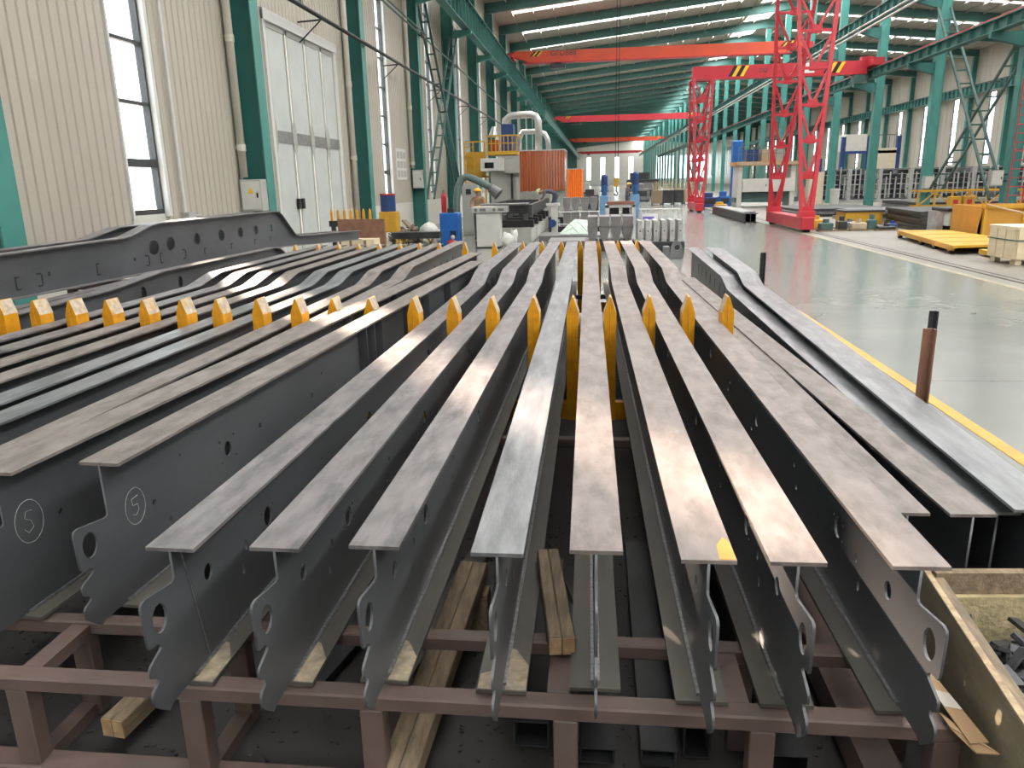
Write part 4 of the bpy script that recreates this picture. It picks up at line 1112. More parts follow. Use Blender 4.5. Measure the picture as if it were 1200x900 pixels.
wall_prism('insulation_lining', (1.19, 2.545), (2.05, 2.605), .02, 'fibre', .06, zt_ - .07)
MB().prism([(1.06, 1.15), (2.0, 1.15), (2.05, 2.62), (1.19, 2.55)], .0, .06, 'z').build('floor_board', 'plywood', bx)
MB().prism([(2.0, 1.15), (2.02, 1.15), (2.07, 2.66), (2.05, 2.66)], 0, zt_, 'z').build('side_panel', 'plywood', bx)
MB().prism([(1.035, 1.15), (2.02, 1.15), (2.02, 1.13), (1.035, 1.13)], 0, zt_, 'z').build('front_panel', 'plywood', bx)
pile = MB().prism([(1.12, 1.2), (1.95, 1.2), (1.98, 2.46), (1.19, 2.40)], .06, .385, 'z').build('scrap_bed', 'dirt', bx)
rnd = random.Random(11)
kinds = ['cut bracket', 'bent plate', 'short rod', 'flat clip', 'hooked strap', 'notched tab']
sc = MB()
for k in range(260):
    x = rnd.uniform(1.2, 1.9); y = rnd.uniform(1.35, 2.36)
    M3 = Matrix.Rotation(rnd.uniform(0, PI), 3, 'Z') @ Matrix.Rotation(rnd.uniform(-.6, .6), 3, 'X') @ Matrix.Rotation(rnd.uniform(-.6, .6), 3, 'Y')
    sc.cbox((x, y, .39 + rnd.uniform(0, .07)), (rnd.uniform(.02, .05), rnd.uniform(.08, .2), rnd.uniform(.006, .014)), M3)
    if k % 3 == 0:
        sc.tube(Vector((x, y, .42)), Vector((x + rnd.uniform(-.08, .08), y + rnd.uniform(-.08, .08), .44 + rnd.uniform(0, .03))), .012, 6)
tag(stuff(sc.build('scrap_metal', 'scrap_black')), 'small black scrap pieces heaped in the plywood box', 'scrap')
# cardboard
cbd = thing('cardboard', 'folded brown cardboard with pale tape on rack corner', 'cardboard', (1.0, 2.0, .4))
zc = rtop(1.99)
def cb_strip(nm, pts, z, mname, dz=.004): MB().prism(pts, z, z + dz, 'z').build(nm, mname, cbd)
cbm = MB()
cbm.add([(.985, 2.17, zc + .05), (1.03, 2.17, zc + .04), (1.085, 1.90, zc + .0), (1.03, 1.885, zc + .004), (.985, 2.17, zc + .054), (1.03, 2.17, zc + .044), (1.085, 1.90, zc + .004), (1.03, 1.885, zc + .008)],
        [(0, 1, 2, 3), (7, 6, 5, 4), (0, 4, 5, 1), (1, 5, 6, 2), (2, 6, 7, 3), (3, 7, 4, 0)]).build('sheet', 'cardboard', cbd)
cbm = MB()
cbm.add([(.995, 2.0, zc + .012), (1.0, 1.94, zc + .01), (1.095, 1.86, zc - .004), (1.04, 1.87, zc - .012), (.995, 2.0, zc + .016), (1.0, 1.94, zc + .014), (1.095, 1.86, zc), (1.04, 1.87, zc - .008)],
        [(0, 1, 2, 3), (7, 6, 5, 4), (0, 4, 5, 1), (1, 5, 6, 2), (2, 6, 7, 3), (3, 7, 4, 0)]).build('flap', 'cardboard', cbd)
MB().add([(1.002, 2.075, zc + .038), (1.05, 2.07, zc + .028), (1.062, 2.01, zc + .02), (1.01, 2.01, zc + .028), (1.002, 2.075, zc + .040), (1.05, 2.07, zc + .030), (1.062, 2.01, zc + .022), (1.01, 2.01, zc + .030)],
        [(0, 1, 2, 3), (7, 6, 5, 4), (0, 4, 5, 1), (1, 5, 6, 2), (2, 6, 7, 3), (3, 7, 4, 0)]).build('tape', 'tape', cbd)


# ================================================================== LEFT BACKGROUND
def plain(name, label, cat, boxes, mname, bevel=.01, group=None, loc=None):
    mb = MB()
    for b_ in boxes: mb.box(*b_)
    return tag(mb.build(name, mname, None, bevel), label, cat, group)
t = thing('steel_plate', 'rust brown steel plate standing on edge near folding door', 'plate', (-5.9, 19, 0))
MB().box(-6.5, 18.95, .12, -5.3, 19.02, 1.1).build('plate', 'rust', t)
for x in (-6.4, -5.45): MB().box(x, 18.8, 0, x + .1, 19.15, .12).build('foot', 'wood', t)
t = thing('divider_comb', 'short yellow posts in a row behind the rust brown plate', 'divider', (-6.3, 19.5, 0))
MB().box(-6.9, 19.45, .9, -5.7, 19.55, 1.05).box(-6.85, 19.45, 0, -6.75, 19.55, .9).box(-5.85, 19.45, 0, -5.75, 19.55, .9).build('base_bar', 'dark_steel', t)
for k in range(7): MB().prism([(-6.83 + k * .17 - .03, 1.05), (-6.83 + k * .17 + .03, 1.05), (-6.83 + k * .17 + .03, 1.27), (-6.83 + k * .17, 1.34), (-6.83 + k * .17 - .03, 1.27)], 19.47, 19.53, 'y').build('divider_post', 'yellow_paint', t)
t = thing('yellow_stand', 'yellow sheet stand carrying the dark blue drum', 'stand', (-6.57, 24.2, 0))
MB().prism([(-6.85, .46), (-6.3, .46), (-6.3, 1.1), (-6.85, 1.1)], 23.95, 24.45, 'y').build('body', 'machine_yellow', t, bevel=.02)
MB().box(-6.68, 23.93, .5, -6.64, 23.95, 1.08).box(-6.5, 23.93, .5, -6.46, 23.95, 1.08).build('rib', 'orange_bin', t)
for x in (-6.83, -6.36):
    for y in (23.97, 24.38): MB().box(x, y, 0, x + .05, y + .05, .46).build('leg', 'machine_yellow', t)
t = thing('drum', 'dark blue drum with red rim on the yellow stand', 'drum', (-6.6, 24.2, 1.1))
MB().tube((-6.6, 24.2, 1.1), (-6.6, 24.2, 1.6), .24, 18).build('body', 'blue_dark', t)
MB().tube((-6.6, 24.2, 1.6), (-6.6, 24.2, 1.65), .25, 18).build('rim', 'fire_red', t)
MB().tube((-6.6, 24.2, 1.3), (-6.6, 24.2, 1.33), .25, 18).build('hoop', 'blue_dark', t)
for i, (x, y, r) in enumerate(((-5.6, 25.5, .26), (-5.12, 25.1, .2), (-5.45, 24.75, .18))):
    tag(crumple(MB().sphere((x, y, r * (1.25 if i < 2 else .9)), r, 12, (1.2, 1, 1.25 if i < 2 else .9)), .16, i, (x, y, r)).build('sack', 'sack', None, smooth=True), ['big white sack behind the dark steel channel', 'white sack leaning beside the blue cabinet', 'small white sack in front of the other two'][i], 'sack', 'white sacks by the blue cabinet')
rnd = random.Random(5)
sp = MB()
for k in range(90):
    u = rnd.uniform(-1, 1); v = rnd.uniform(-1, 1); hgt = max(.05, .85 * (1 - .7 * abs(u) - .3 * abs(v)))
    M3 = Matrix.Rotation(rnd.uniform(0, PI), 3, 'Z') @ Matrix.Rotation(rnd.uniform(-.8, .8), 3, 'X')
    sp.cbox((-6.5 + u * .45, 26 + v * .6, rnd.uniform(.05, hgt)), (rnd.uniform(.05, .25), rnd.uniform(.1, .5), rnd.uniform(.02, .08)), M3)
tag(stuff(sp.build('scrap_heap', 'scrap_mix')), 'brown and grey scrap heap below the second column', 'scrap')
t = thing('steel_channel', 'dark steel channel on yellow trestles left of blue cabinet', 'channel', (-5, 22, 0))
MB().box(-5.9, 21.8, .4, -4.5, 22.2, .58).build('channel', 'dark_steel', t)
for x in (-5.6, -4.8): MB().bar((x - .15, 22, 0), (x + .08, 22, .4), .05).bar((x + .15, 22, 0), (x - .08, 22, .4), .05).build('trestle_leg', 'machine_yellow', t)
t = thing('wooden_box', 'pale wooden box behind the cranked side beams', 'box', (-5.6, 18, 0))
MB().box(-6.05, 17.8, .08, -5.25, 18.3, .68).build('body', 'crate_wood', t)
for x in (-6.0, -5.42): MB().box(x, 17.75, 0, x + .12, 18.3, .08).build('runner', 'wood', t)
for x in (-5.85, -5.5): MB().box(x, 17.785, .1, x + .06, 17.8, .66).build('batten', 'wood', t)
# blue cabinet
t = thing('blue_cabinet', 'bright blue cabinet with small black vent grid', 'cabinet', (-4.6, 24.2, 0))
MB().box(-4.92, 24, 0, -4.32, 24.6, 1.02).build('case', 'blue_cab', t, bevel=.02)
vt = MB().box(-4.6, 23.985, .28, -4.42, 24, .48).build('vent', 'black', t)
for k in range(3): MB().box(-4.6 + .05 * k + .02, 23.975, .28, -4.6 + .05 * k + .03, 23.985, .48).build('vent_bar', 'blue_cab', vt)
MB().box(-4.7, 24.2, 1.02, -4.5, 24.4, 1.14).build('motor_cap', 'dark_steel', t)
t = thing('rag_bundle', 'red and pink rag bundle at foot of blue cabinet', 'rag', (-4.5, 23.7, 0))
MB().sphere((-4.5, 23.7, .12), .13, 10, (1.2, 1, .9)).build('rag', 'fire_red', t, smooth=True); MB().sphere((-4.46, 23.68, .3), .07, 8).build('top_rag', 'tape', t, smooth=True)
# white control cabinet
t = thing('control_cabinet', 'plain white grey cabinet standing in front of the work table', 'cabinet', (-3.2, 23.2, 0))
MB().box(-3.6, 23.0, .04, -2.88, 23.5, 1.04).build('case', 'machine_white', t, bevel=.015)
MB().box(-3.72, 22.95, 1.05, -2.68, 23.6, 1.22).build('top_beam', 'silver', t)
for x in (-3.6, -3.05): MB().tube((x, 22.94, 1.13), (x, 22.95, 1.13), .05, 10).box(x + .12, 22.94, 1.1, x + .3, 22.95, 1.17).build('bracket', 'mid_steel', t)
MB().box(-3.6, 23.0, 0, -2.88, 23.5, .04).build('base', 'dark_steel', t)
t = thing('white_bag', 'white crumpled bag beside the white cabinet foot', 'bag', (-2.6, 22.6, 0))
crumple(MB().sphere((-2.62, 22.6, .25), .2, 12, (1, .8, 1.25)), .22, 4, (-2.62, 22.6, .25)).build('bag', 'sack', t, smooth=True); crumple(MB().sphere((-2.42, 22.6, .36), .13, 10, (.9, .7, 1.7)), .28, 8, (-2.42, 22.6, .36)).build('neck', 'sack', t, smooth=True)
t = thing('fume_hose', 'thick grey green fume hose arching over the work table', 'hose', (-4.9, 28, 0))
MB().path([(-5.05, 27.8, .0), (-5.05, 27.8, 1.2), (-5.0, 27.9, 1.75), (-4.85, 28, 2.08), (-4.65, 28, 2.14), (-4.4, 28, 2.05), (-4.0, 27.9, 1.85), (-3.75, 27.8, 1.72)], .13, 12).build('hose', 'hose', t, smooth=True)
MB().tube((-3.78, 27.8, 1.72), (-3.5, 27.75, 1.5), .16, 14, .22).build('nozzle', 'mid_steel', t)
t = thing('gas_cylinder', 'red gas cylinder standing left of the fume hose', 'cylinder', (-5.95, 30, 0))
MB().tube((-5.95, 30, 0), (-5.95, 30, 1.45), .1, 14).build('body', 'fire_red', t); MB().tube((-5.95, 30, 1.45), (-5.95, 30, 1.6), .1, 14, .03).build('shoulder', 'fire_red', t); MB().tube((-5.95, 30, 1.6), (-5.95, 30, 1.68), .03, 8).build('valve', 'mid_steel', t)
t = thing('power_cabinet', 'tall grey green power cabinet behind the fume hose', 'cabinet', (-4.8, 29.5, 0))
MB().box(-5.1, 29.3, 0, -4.5, 29.9, 1.9).build('case', 'machine_grey', t, bevel=.015); MB().box(-4.95, 29.29, 1.5, -4.75, 29.3, 1.7).build('meter', 'dark_steel', t); MB().box(-5.07, 29.285, .1, -4.53, 29.3, 1.42).build('door', 'machine_grey', t)
# long work table with a trailer frame on it
t = thing('work_table', 'long pale machine bed carrying the dark welded frame', 'machine bed', (-2.6, 29, 0))
MB().box(-3.3, 24.6, .0, -2.1, 33.3, .5).build('bed', 'machine_grey', t)
for k in range(4): MB().box(-2.1, 24.8 + k * 2.1, .05, -2.08, 26.7 + k * 2.1, .45).build('panel', 'machine_white', t)
for k in range(5): MB().box(-3.55, 24.8 + k * 1.9, .5, -2.03, 25.2 + k * 1.9, .72).build('clamp_bar', 'black', t)
for k in range(5):
    for x in (-3.0, -2.3): MB().tube((x, 25.0 + k * 1.9, .72), (x, 25.0 + k * 1.9, .9), .09, 10).build('clamp_head', 'mid_steel', t)
fr = thing('welded_frame', 'dark welded trailer frame lying on the machine bed', 'frame', (-2.6, 29, .9))
for x in (-3.6, -2.1): MB().box(x - .06, 24.4, .9, x + .06, 33.3, 1.22).build('side_rail', 'dark_steel', fr)
for k in range(5): MB().box(-3.54, 24.5 + k * 1.95, .95, -2.16, 24.62 + k * 1.95, 1.2).build('cross_member', 'dark_steel', fr)
MB().box(-3.66, 24.2, 1.22, -2.2, 25.4, 1.26).build('end_plate', 'mid_steel', fr)
# welding gantry machine
t = thing('welding_machine', 'grey welding column machine with yellow railing and white head', 'machine', (-4.5, 36, 0))
MB().box(-4.9, 36, 0, -3.7, 37.4, 2.6).build('column', 'machine_grey', t, bevel=.03)
hd = MB().box(-5.3, 35.6, 2.42, -4.2, 37.0, 2.98).build('head', 'machine_white', t, bevel=.02); MB().box(-5.1, 35.58, 2.55, -4.68, 35.6, 2.8).build('screen', 'glass_dark', hd)
MB().box(-4.2, 35.7, 2.3, -3.5, 37.4, 2.95).build('arm', 'machine_grey', t, bevel=.02)
MB().box(-3.95, 35.9, .9, -3.85, 36.0, 2.6).build('guide_rail', 'dark_steel', t)
pf = MB().box(-5.0, 35.6, 3.12, -3.6, 37.4, 3.28).build('platform', 'machine_yellow', t)
for k in range(8): MB().box(-4.98 + k * .19, 35.6, 3.28, -4.94 + k * .19, 35.64, 3.95).build('baluster', 'machine_yellow', pf)
MB().box(-5.0, 35.58, 3.92, -3.6, 35.64, 3.98).box(-5.0, 35.58, 3.6, -3.6, 35.63, 3.64).box(-3.66, 35.6, 3.92, -3.6, 37.4, 3.98).build('handrail', 'machine_yellow', pf)
MB().tube((-4.75, 36.4, 3.28), (-4.75, 36.4, 3.8), .22, 14).build('wire_drum', 'copper_strip', t); MB().tube((-4.75, 36.6, 3.95), (-4.75, 36.6, 4.4), .3, 12, .1).build('hopper', 'silver', t)
MB().box(-4.4, 36.4, 3.28, -3.85, 37.2, 4.5).build('motor_box', 'blue_dark', t, bevel=.02)
cg = MB().box(-6.1, 36.5, 2.2, -5.2, 36.56, 3.3).build('cage_panel', 'machine_yellow', t)
for x in (-6.15, -5.75, -5.2): MB().box(x - .03, 36.45, 0, x + .03, 36.55, 3.75).build('cage_post', 'machine_yellow', t)
for k in range(9): MB().box(-6.15, 36.44, .3 + k * .4, -5.75, 36.48, .34 + k * .4).build('ladder_rung', 'machine_yellow', t)
MB().box(-6.15, 36.4, 3.72, -5.2, 36.46, 3.78).box(-6.15, 36.5, 2.15, -3.7, 36.9, 2.22).build('cage_rail', 'machine_yellow', t)
t = thing('exhaust_duct', 'bent white exhaust duct above the welding machine', 'duct', (-3.7, 39, 0))
MB().path([(-4.55, 39, 3.4), (-4.55, 39, 4.55), (-4.5, 39, 4.85), (-4.25, 39, 5.05), (-3.25, 39, 5.08), (-3.0, 39, 5.0), (-2.88, 39, 4.75), (-2.87, 39, 3.4)], .17, 12).build('main_duct', 'silver', t, smooth=True)
MB().path([(-3.9, 39.5, 3.4), (-3.88, 39.5, 4.0), (-3.7, 39.5, 4.3), (-3.0, 39.5, 4.32), (-2.6, 39.5, 4.2), (-2.45, 39.5, 3.9), (-2.4, 39.5, 3.3)], .13, 10).build('side_duct', 'silver', t, smooth=True)
MB().box(-4.7, 38.7, 0, -2.3, 39.9, 3.4).build('filter_housing', 'machine_grey', t)
def curtain(label, x0, x1, y0, y1, z0, z1, mname, n, stand=True):
    t = thing('strip_curtain', label, 'curtain', ((x0 + x1) / 2, y0, 0))
    for k in range(n):
        a = x0 + (x1 - x0) * k / n; w_ = (x1 - x0) / n
        MB().prism([(a, y0), (a + w_ * .55, y0 - .03), (a + w_ * 1.08, y0 + .012), (a + w_ * 1.08, y0 + .018), (a + w_ * .55, y0 - .024), (a, y0 + .006)], z0 + (k % 3) * .015, z1, 'z').build('strip', mname, t)
    m_ = max(4, n // 2)
    for k in range(m_):
        a = y0 + .03 + (y1 - y0) * k / m_; w_ = (y1 - y0) / m_
        MB().box(x1 - .006, a, z0, x1, a + w_ * 1.02, z1).build('strip', mname, t)
    MB().box(x0 - .03, y0 - .03, z1, x1 + .03, y0 + .03, z1 + .05).box(x1 - .03, y0 + .03, z1, x1 + .03, y1, z1 + .05).build('rail', 'silver', t)
    for (x, y) in ((x0, y1), (x1, y1), (x0 + .03, y0 + .08), (x1 - .05, y0 + .08)): MB().box(x - .03, y, 0, x + .03, y + .06, z1).build('post', 'machine_grey', t)
    return t
curtain('large copper brown strip curtain beside the welding machine', -3.32, -1.4, 33.8, 36.4, 1.5, 3.18, 'copper_strip', 16)
curtain('bright orange strip curtain farther down the left side', -1.85, -.86, 46, 48, .9, 2.55, 'orange_strip', 8)

# people
def person(label, joints, edges, radii, loc, rotz, zones, helmet, root='pelvis'):
    names = list(joints)
    me = bpy.data.meshes.new('body'); me.from_pydata([joints[n] for n in names], [(names.index(a), names.index(b_)) for a, b_ in edges], [])
    o = bpy.data.objects.new('body', me); C.objects.link(o)
    md = o.modifiers.new('skin', 'SKIN'); sv = me.skin_vertices[0].data
    for i, n in enumerate(names):
        r = radii[n]; sv[i].radius = (r, r) if not isinstance(r, tuple) else r; sv[i].use_root = (n == root)
    ss = o.modifiers.new('sub', 'SUBSURF'); ss.levels = 2; ss.render_levels = 2
    dg = bpy.context.evaluated_depsgraph_get(); dg.update()
    m2 = bpy.data.meshes.new_from_object(o.evaluated_get(dg)); m2.name = 'body'
    bpy.data.objects.remove(o)
    mats = sorted(set(zones.values())); m2.materials.clear()
    for mm in mats: m2.materials.append(MAT[mm])
    pts = [(Vector(joints[n]), zones[n]) for n in names]
    seg = [(Vector(joints[a]).lerp(Vector(joints[b_]), f), zones[b_ if f > .5 else a]) for a, b_ in edges for f in (.25, .75)]
    for p in m2.polygons:
        c_ = p.center; best = min(pts + seg, key=lambda q: (q[0] - c_).length_squared); p.material_index = mats.index(best[1]); p.use_smooth = True
    t = thing('person', label, 'person', loc, rotz)
    link('body', m2, t)
    hpos, tilt, hm = helmet
    hb_ = MB().sphere((0, 0, 0), .135, 14, (1, 1.12, .85))
    hb_.v = [(v[0], v[1], max(v[2], 0)) for v in hb_.v]
    hb_.prism([(.145 * math.cos(2 * PI * k / 14), .165 * math.sin(2 * PI * k / 14) - (.06 if math.sin(2 * PI * k / 14) < -.5 else 0)) for k in range(14)], -.012, .004, 'z')
    h = link('helmet', hb_.mesh('helmet', hm, smooth=False), t); h.location = hpos; h.rotation_euler = tilt
    return t
def hands(J, E_, Rr, Z, side, wrist, d):
    """palm and five short fingers leaving the wrist along direction d"""
    w = Vector(wrist); d = Vector(d).normalized(); up = Vector((0, 0, 1)); s_ = d.cross(up).normalized()
    J[side + 'palm'] = tuple(w + d * .07); E_.append((side + 'wrist', side + 'palm')); Rr[side + 'palm'] = (.038, .02); Z[side + 'palm'] = 'skin'
    for k, (off, L) in enumerate(((-.03, .07), (-.01, .085), (.01, .08), (.03, .06))):
        a, b_ = side + 'k%d' % k, side + 'f%d' % k
        J[a] = tuple(w + d * .12 + s_ * off); J[b_] = tuple(w + d * (.12 + L) + s_ * off * 1.15 - up * .025)
        E_ += [(side + 'palm', a), (a, b_)]; Rr[a] = .010; Rr[b_] = .008; Z[a] = Z[b_] = 'skin'
    th = side + 'thumb'; J[th] = tuple(w + d * .10 + s_ * .065); E_.append((side + 'palm', th)); Rr[th] = .010; Z[th] = 'skin'
# standing worker, seen over the frame
J = dict(pelvis=(0, 0, .95), waist=(0, 0, 1.1), chest=(0, -.03, 1.32), neck=(0, -.05, 1.48), head=(0, -.09, 1.58), crown=(0, -.1, 1.70),
         lsh=(-.19, -.03, 1.42), lel=(-.25, -.12, 1.16), lwrist=(-.14, -.34, 1.16), rsh=(.19, -.03, 1.42), rel=(.25, -.12, 1.16), rwrist=(.14, -.34, 1.16),
         lhip=(-.1, 0, .9), lkn=(-.11, -.02, .5), lan=(-.11, .02, .09), lto=(-.11, -.14, .05), rhip=(.1, 0, .9), rkn=(.11, -.02, .5), ran=(.11, .02, .09), rto=(.11, -.14, .05))
E_ = [('pelvis', 'waist'), ('waist', 'chest'), ('chest', 'neck'), ('neck', 'head'), ('head', 'crown'), ('chest', 'lsh'), ('lsh', 'lel'), ('lel', 'lwrist'), ('chest', 'rsh'), ('rsh', 'rel'), ('rel', 'rwrist'),
      ('pelvis', 'lhip'), ('lhip', 'lkn'), ('lkn', 'lan'), ('lan', 'lto'), ('pelvis', 'rhip'), ('rhip', 'rkn'), ('rkn', 'ran'), ('ran', 'rto')]
RAD = dict(pelvis=(.15, .11), waist=(.14, .1), chest=(.17, .11), neck=.055, head=(.075, .09), crown=(.07, .085), lsh=.07, lel=.048, lwrist=.034, rsh=.07, rel=.048, rwrist=.034, lhip=.1, lkn=.066, lan=.048, lto=.045, rhip=.1, rkn=.066, ran=.048, rto=.045)
ZN = {n: 'cloth_tan' for n in J}
for n in ('pelvis', 'lhip', 'rhip', 'lkn', 'rkn', 'lan', 'ran'): ZN[n] = 'cloth_navy'
for n in ('lto', 'rto'): ZN[n] = 'black'
for n in ('neck', 'head', 'crown', 'lwrist', 'rwrist'): ZN[n] = 'skin'
hands(J, E_, RAD, ZN, 'l', J['lwrist'], (.3, -1, -.1)); hands(J, E_, RAD, ZN, 'r', J['rwrist'], (-.3, -1, -.1))
pw = person('worker in yellow helmet and tan jacket standing behind the welded frame', J, E_, RAD, (-4.03, 26.4, 0), R(-5), ZN, ((0, -.1, 1.64), (R(-8), 0, 0), 'helmet_yellow'))
MB().sphere((-.035, -.178, 1.59), .014, 8).build('eye', 'black', pw, local=True); MB().sphere((.035, -.178, 1.59), .014, 8).build('eye', 'black', pw, local=True)
MB().cbox((0, -.19, 1.56), (.025, .04, .045)).build('nose', 'skin', pw, local=True); MB().cbox((0, -.176, 1.52), (.05, .012, .012)).build('mouth', 'fire_red', pw, local=True)
for s_ in (-1, 1): MB().sphere((s_ * .082, -.08, 1.58), .022, 8, (.5, .8, 1.3)).build('ear', 'skin', pw, local=True)
pw_stand = pw
# bending worker
J = dict(pelvis=(0, .12, .86), waist=(0, 0, .97), chest=(0, -.25, 1.05), neck=(0, -.42, 1.03), head=(0, -.50, .98), crown=(0, -.60, .95),
         lsh=(-.19, -.32, 1.04), lel=(-.23, -.42, .78), lwrist=(-.13, -.60, .64), rsh=(.19, -.32, 1.04), rel=(.23, -.42, .78), rwrist=(.13, -.60, .64),
         lhip=(-.1, .12, .82), lkn=(-.12, -.06, .47), lan=(-.12, .10, .09), lto=(-.12, -.06, .05), rhip=(.1, .12, .82), rkn=(.12, -.02, .47), ran=(.12, .16, .09), rto=(.12, 0, .05))
E_ = E_[:19]
ZN = {n: 'cloth_grey' for n in J}
for n in ('pelvis', 'lhip', 'rhip', 'lkn', 'rkn', 'lan', 'ran'): ZN[n] = 'cloth_navy'
for n in ('lto', 'rto'): ZN[n] = 'black'
for n in ('neck', 'head', 'crown', 'lwrist', 'rwrist'): ZN[n] = 'skin'
hands(J, E_, RAD, ZN, 'l', J['lwrist'], (.1, -1, -.6)); hands(J, E_, RAD, ZN, 'r', J['rwrist'], (-.1, -1, -.6))
pw = person('worker in pale helmet bending over the machine bed', J, E_, RAD, (-1.80, 32.1, .5), R(-86), ZN, ((0, -.60, 1.0), (R(60), 0, 0), 'helmet_pale'))
for s_ in (-1, 1): MB().sphere((s_ * .035, -.62, .90), .013, 8).build('eye', 'black', pw, local=True); MB().sphere((s_ * .08, -.53, .98), .022, 8, (.5, .9, 1.2)).build('ear', 'skin', pw, local=True)
MB().cbox((0, -.615, .87), (.025, .035, .035)).build('nose', 'skin', pw, local=True)
MB().cbox((0, -.595, .845), (.05, .012, .012)).build('mouth', 'fire_red', pw, local=True)

plain('step_platform', 'dark step platform under the bending worker', 'platform', [(-1.99, 31.6, .42, -1.35, 32.7, .5), (-1.98, 31.65, 0, -1.9, 31.75, .42), (-1.5, 31.65, 0, -1.4, 31.75, .42), (-1.98, 32.55, 0, -1.9, 32.65, .42), (-1.5, 32.55, 0, -1.4, 32.65, .42)], 'dark_steel')
far_w = dup(pw_stand, (1.75, 46.5, 0), (0, 0, R(70)), 'far worker in dark clothes standing between the blue motors')
for ch in far_w.children:
    if ch.name.startswith('body'):
        for sl in ch.material_slots:
            if sl.material.name.startswith('cloth_tan'): sl.link = 'OBJECT'; sl.material = MAT['cloth_grey']
# ================================================================== CENTRE BACKGROUND
rkc = thing('plate_stand', 'grey stand with white bracket holding the shield plates', 'stand', (-.7, 30, 0))
MB().box(-1.5, 30.1, 0, .1, 30.9, .2).build('base', 'dark_steel', rkc); MB().box(-1.75, 29.9, .0, -1.52, 30.2, 1.05).box(-1.95, 29.85, 1.0, -1.45, 30.25, 1.1).build('bracket', 'machine_white', rkc)
MB().tube((-1.5, 29.96, .76), (.1, 29.96, .76), .02, 6).tube((-1.5, 29.96, .3), (.1, 29.96, .3), .02, 6).build('rod', 'silver', rkc)
MB().tube((-1.7, 29.7, .35), (-1.7, 30.1, .35), .15, 12).build('motor', 'blue_dark', rkc)
ordn = ['first', 'second', 'third', 'fourth', 'fifth', 'sixth']
def shield(w, h): return [(-w / 2, h), (-w / 2, h * .5), (-w * .34, h * .12), (-w * .16, 0), (w * .16, 0), (w * .34, h * .12), (w / 2, h * .5), (w / 2, h)]
shm = MB().prism(shield(.29, .53), 0, .5, 'y').mesh('shield_plate', 'plate_grey')
for r_ in range(2):
    for k in range(4):
        o = link('shield_plate', shm); o.location = (-1.16 + k * .345, 30.0, .22 + r_ * .55)
        tag(o, '%s shield shaped grey plate from left, %s row of stand' % (ordn[k], 'lower' if r_ == 0 else 'upper'), 'plate', 'shield plates on the stand')
t = thing('plastic_sheet', 'crumpled pale green plastic sheet on the dark bed', 'sheet', (-.75, 26, .2))
MB().add([(-1.25, 25.6, .22), (-.25, 25.6, .22), (-.28, 26.4, .62), (-.75, 26.4, .66), (-.98, 26.1, .48), (-1.25, 25.6, .2), (-.25, 25.6, .2), (-.28, 26.45, .2), (-.75, 26.45, .2)], [(0, 1, 2, 3, 4), (5, 6, 1, 0), (6, 7, 2, 1), (7, 8, 3, 2), (8, 5, 0, 4, 3), (8, 7, 6, 5)]).build('sheet', 'tarp', t)
for (a, b_) in (((-1.2, 25.59, .23), (-.3, 26.35, .61)), ((-.6, 25.6, .25), (-.9, 26.1, .51)), ((-.3, 25.7, .28), (-.7, 26.35, .64))): MB().bar(a, b_, .02).build('crease', 'tarp', t)
plain('steel_bed', 'low dark steel bed under the plastic sheet', 'bed', [(-1.9, 25.3, 0, .2, 27, .19), (-1.5, 23.6, 0, -.3, 25.2, .14)], 'mid_steel')
sk = MB().box(-.35, 21.6, 0, .98, 23.2, .26).build('skid', 'dark_steel'); tag(sk, 'dark skid below the four hooked plates', 'skid')
pm_ = MB().prism([(-.14, .66), (-.145, .3), (-.10, .08), (-.05, 0), (.05, 0), (.10, .08), (.145, .3), (.14, .66)], 0, 1.2, 'y').mesh('hooked_plate', 'plate_grey')
rim_ = MB().box(-.15, -.02, .38, .15, .0, .41).mesh('bevel_strip', 'mid_steel')
hk_ = MB().path([(.16, -.03, .66), (.13, -.03, .5), (.155, -.03, .38), (.18, -.03, .5), (.15, -.03, .66)], .012, 6).mesh('chain', 'silver')
for k in range(4):
    t = thing('hooked_plate', '%s of four tapered grey plates with lifting chain from left' % ordn[k], 'plate', (-.12 + k * .325, 21.8, .27), 0, 'tapered plates with chains')
    link('body', pm_, t); link('bevel_strip', rim_, t); link('chain', hk_, t)
wm_ = MB().prism([(-.065, 0), (.065, 0), (.065, .53), (.03, .56), (-.065, .56)], 0, .9, 'y').mesh('bolted_strip', 'silver')
hl_ = MB().tube((0, -.004, .28), (0, .004, .28), .02, 10).mesh('bolt_hole', 'black'); h2_ = MB().tube((0, -.004, .47), (0, .004, .47), .012, 10).mesh('bolt_hole', 'black')
plain('support_block', 'dark support block under the pale bolted strips', 'block', [(1.0, 21.1, 0, 2.35, 22.2, .27)], 'dark_steel')
for k in range(6):
    t = thing('bolted_strip', '%s of six pale upright strips with bolt hole from left' % ordn[k], 'strip', (1.16 + k * .215, 21.2, .275), 0, 'pale bolted strips')
    link('body', wm_, t); link('bolt_hole', hl_, t); link('bolt_hole', h2_, t)
t = thing('eye_lug', 'grey steel lug with round eye in front of the strips', 'lug', (1.93, 19.2, 0))
lm = curve_plate([[(-.16, 0), (.16, 0), (.17, .22), (.10, .42), (-.04, .45), (-.12, .3)], ell(.03, .28, .07, .07, 16)], .12, 'lug', 'mid_steel'); lm.transform(Matrix.Rotation(PI / 2, 4, 'X')); link('lug', lm, t)
MB().box(-.3, -.1, 0, -.16, .3, .3).build('foot_block', 'mid_steel', t, local=True)
t = thing('handrail', 'thin silver handrail behind the bolted strips', 'rail', (2.1, 26, 0))
for x in (1.45, 2.65): MB().tube((x, 26, 0), (x, 26, .95), .022, 8).build('post', 'silver', t)
MB().tube((1.4, 26, .95), (2.7, 26, .95), .022, 8).build('top_rail', 'silver', t)
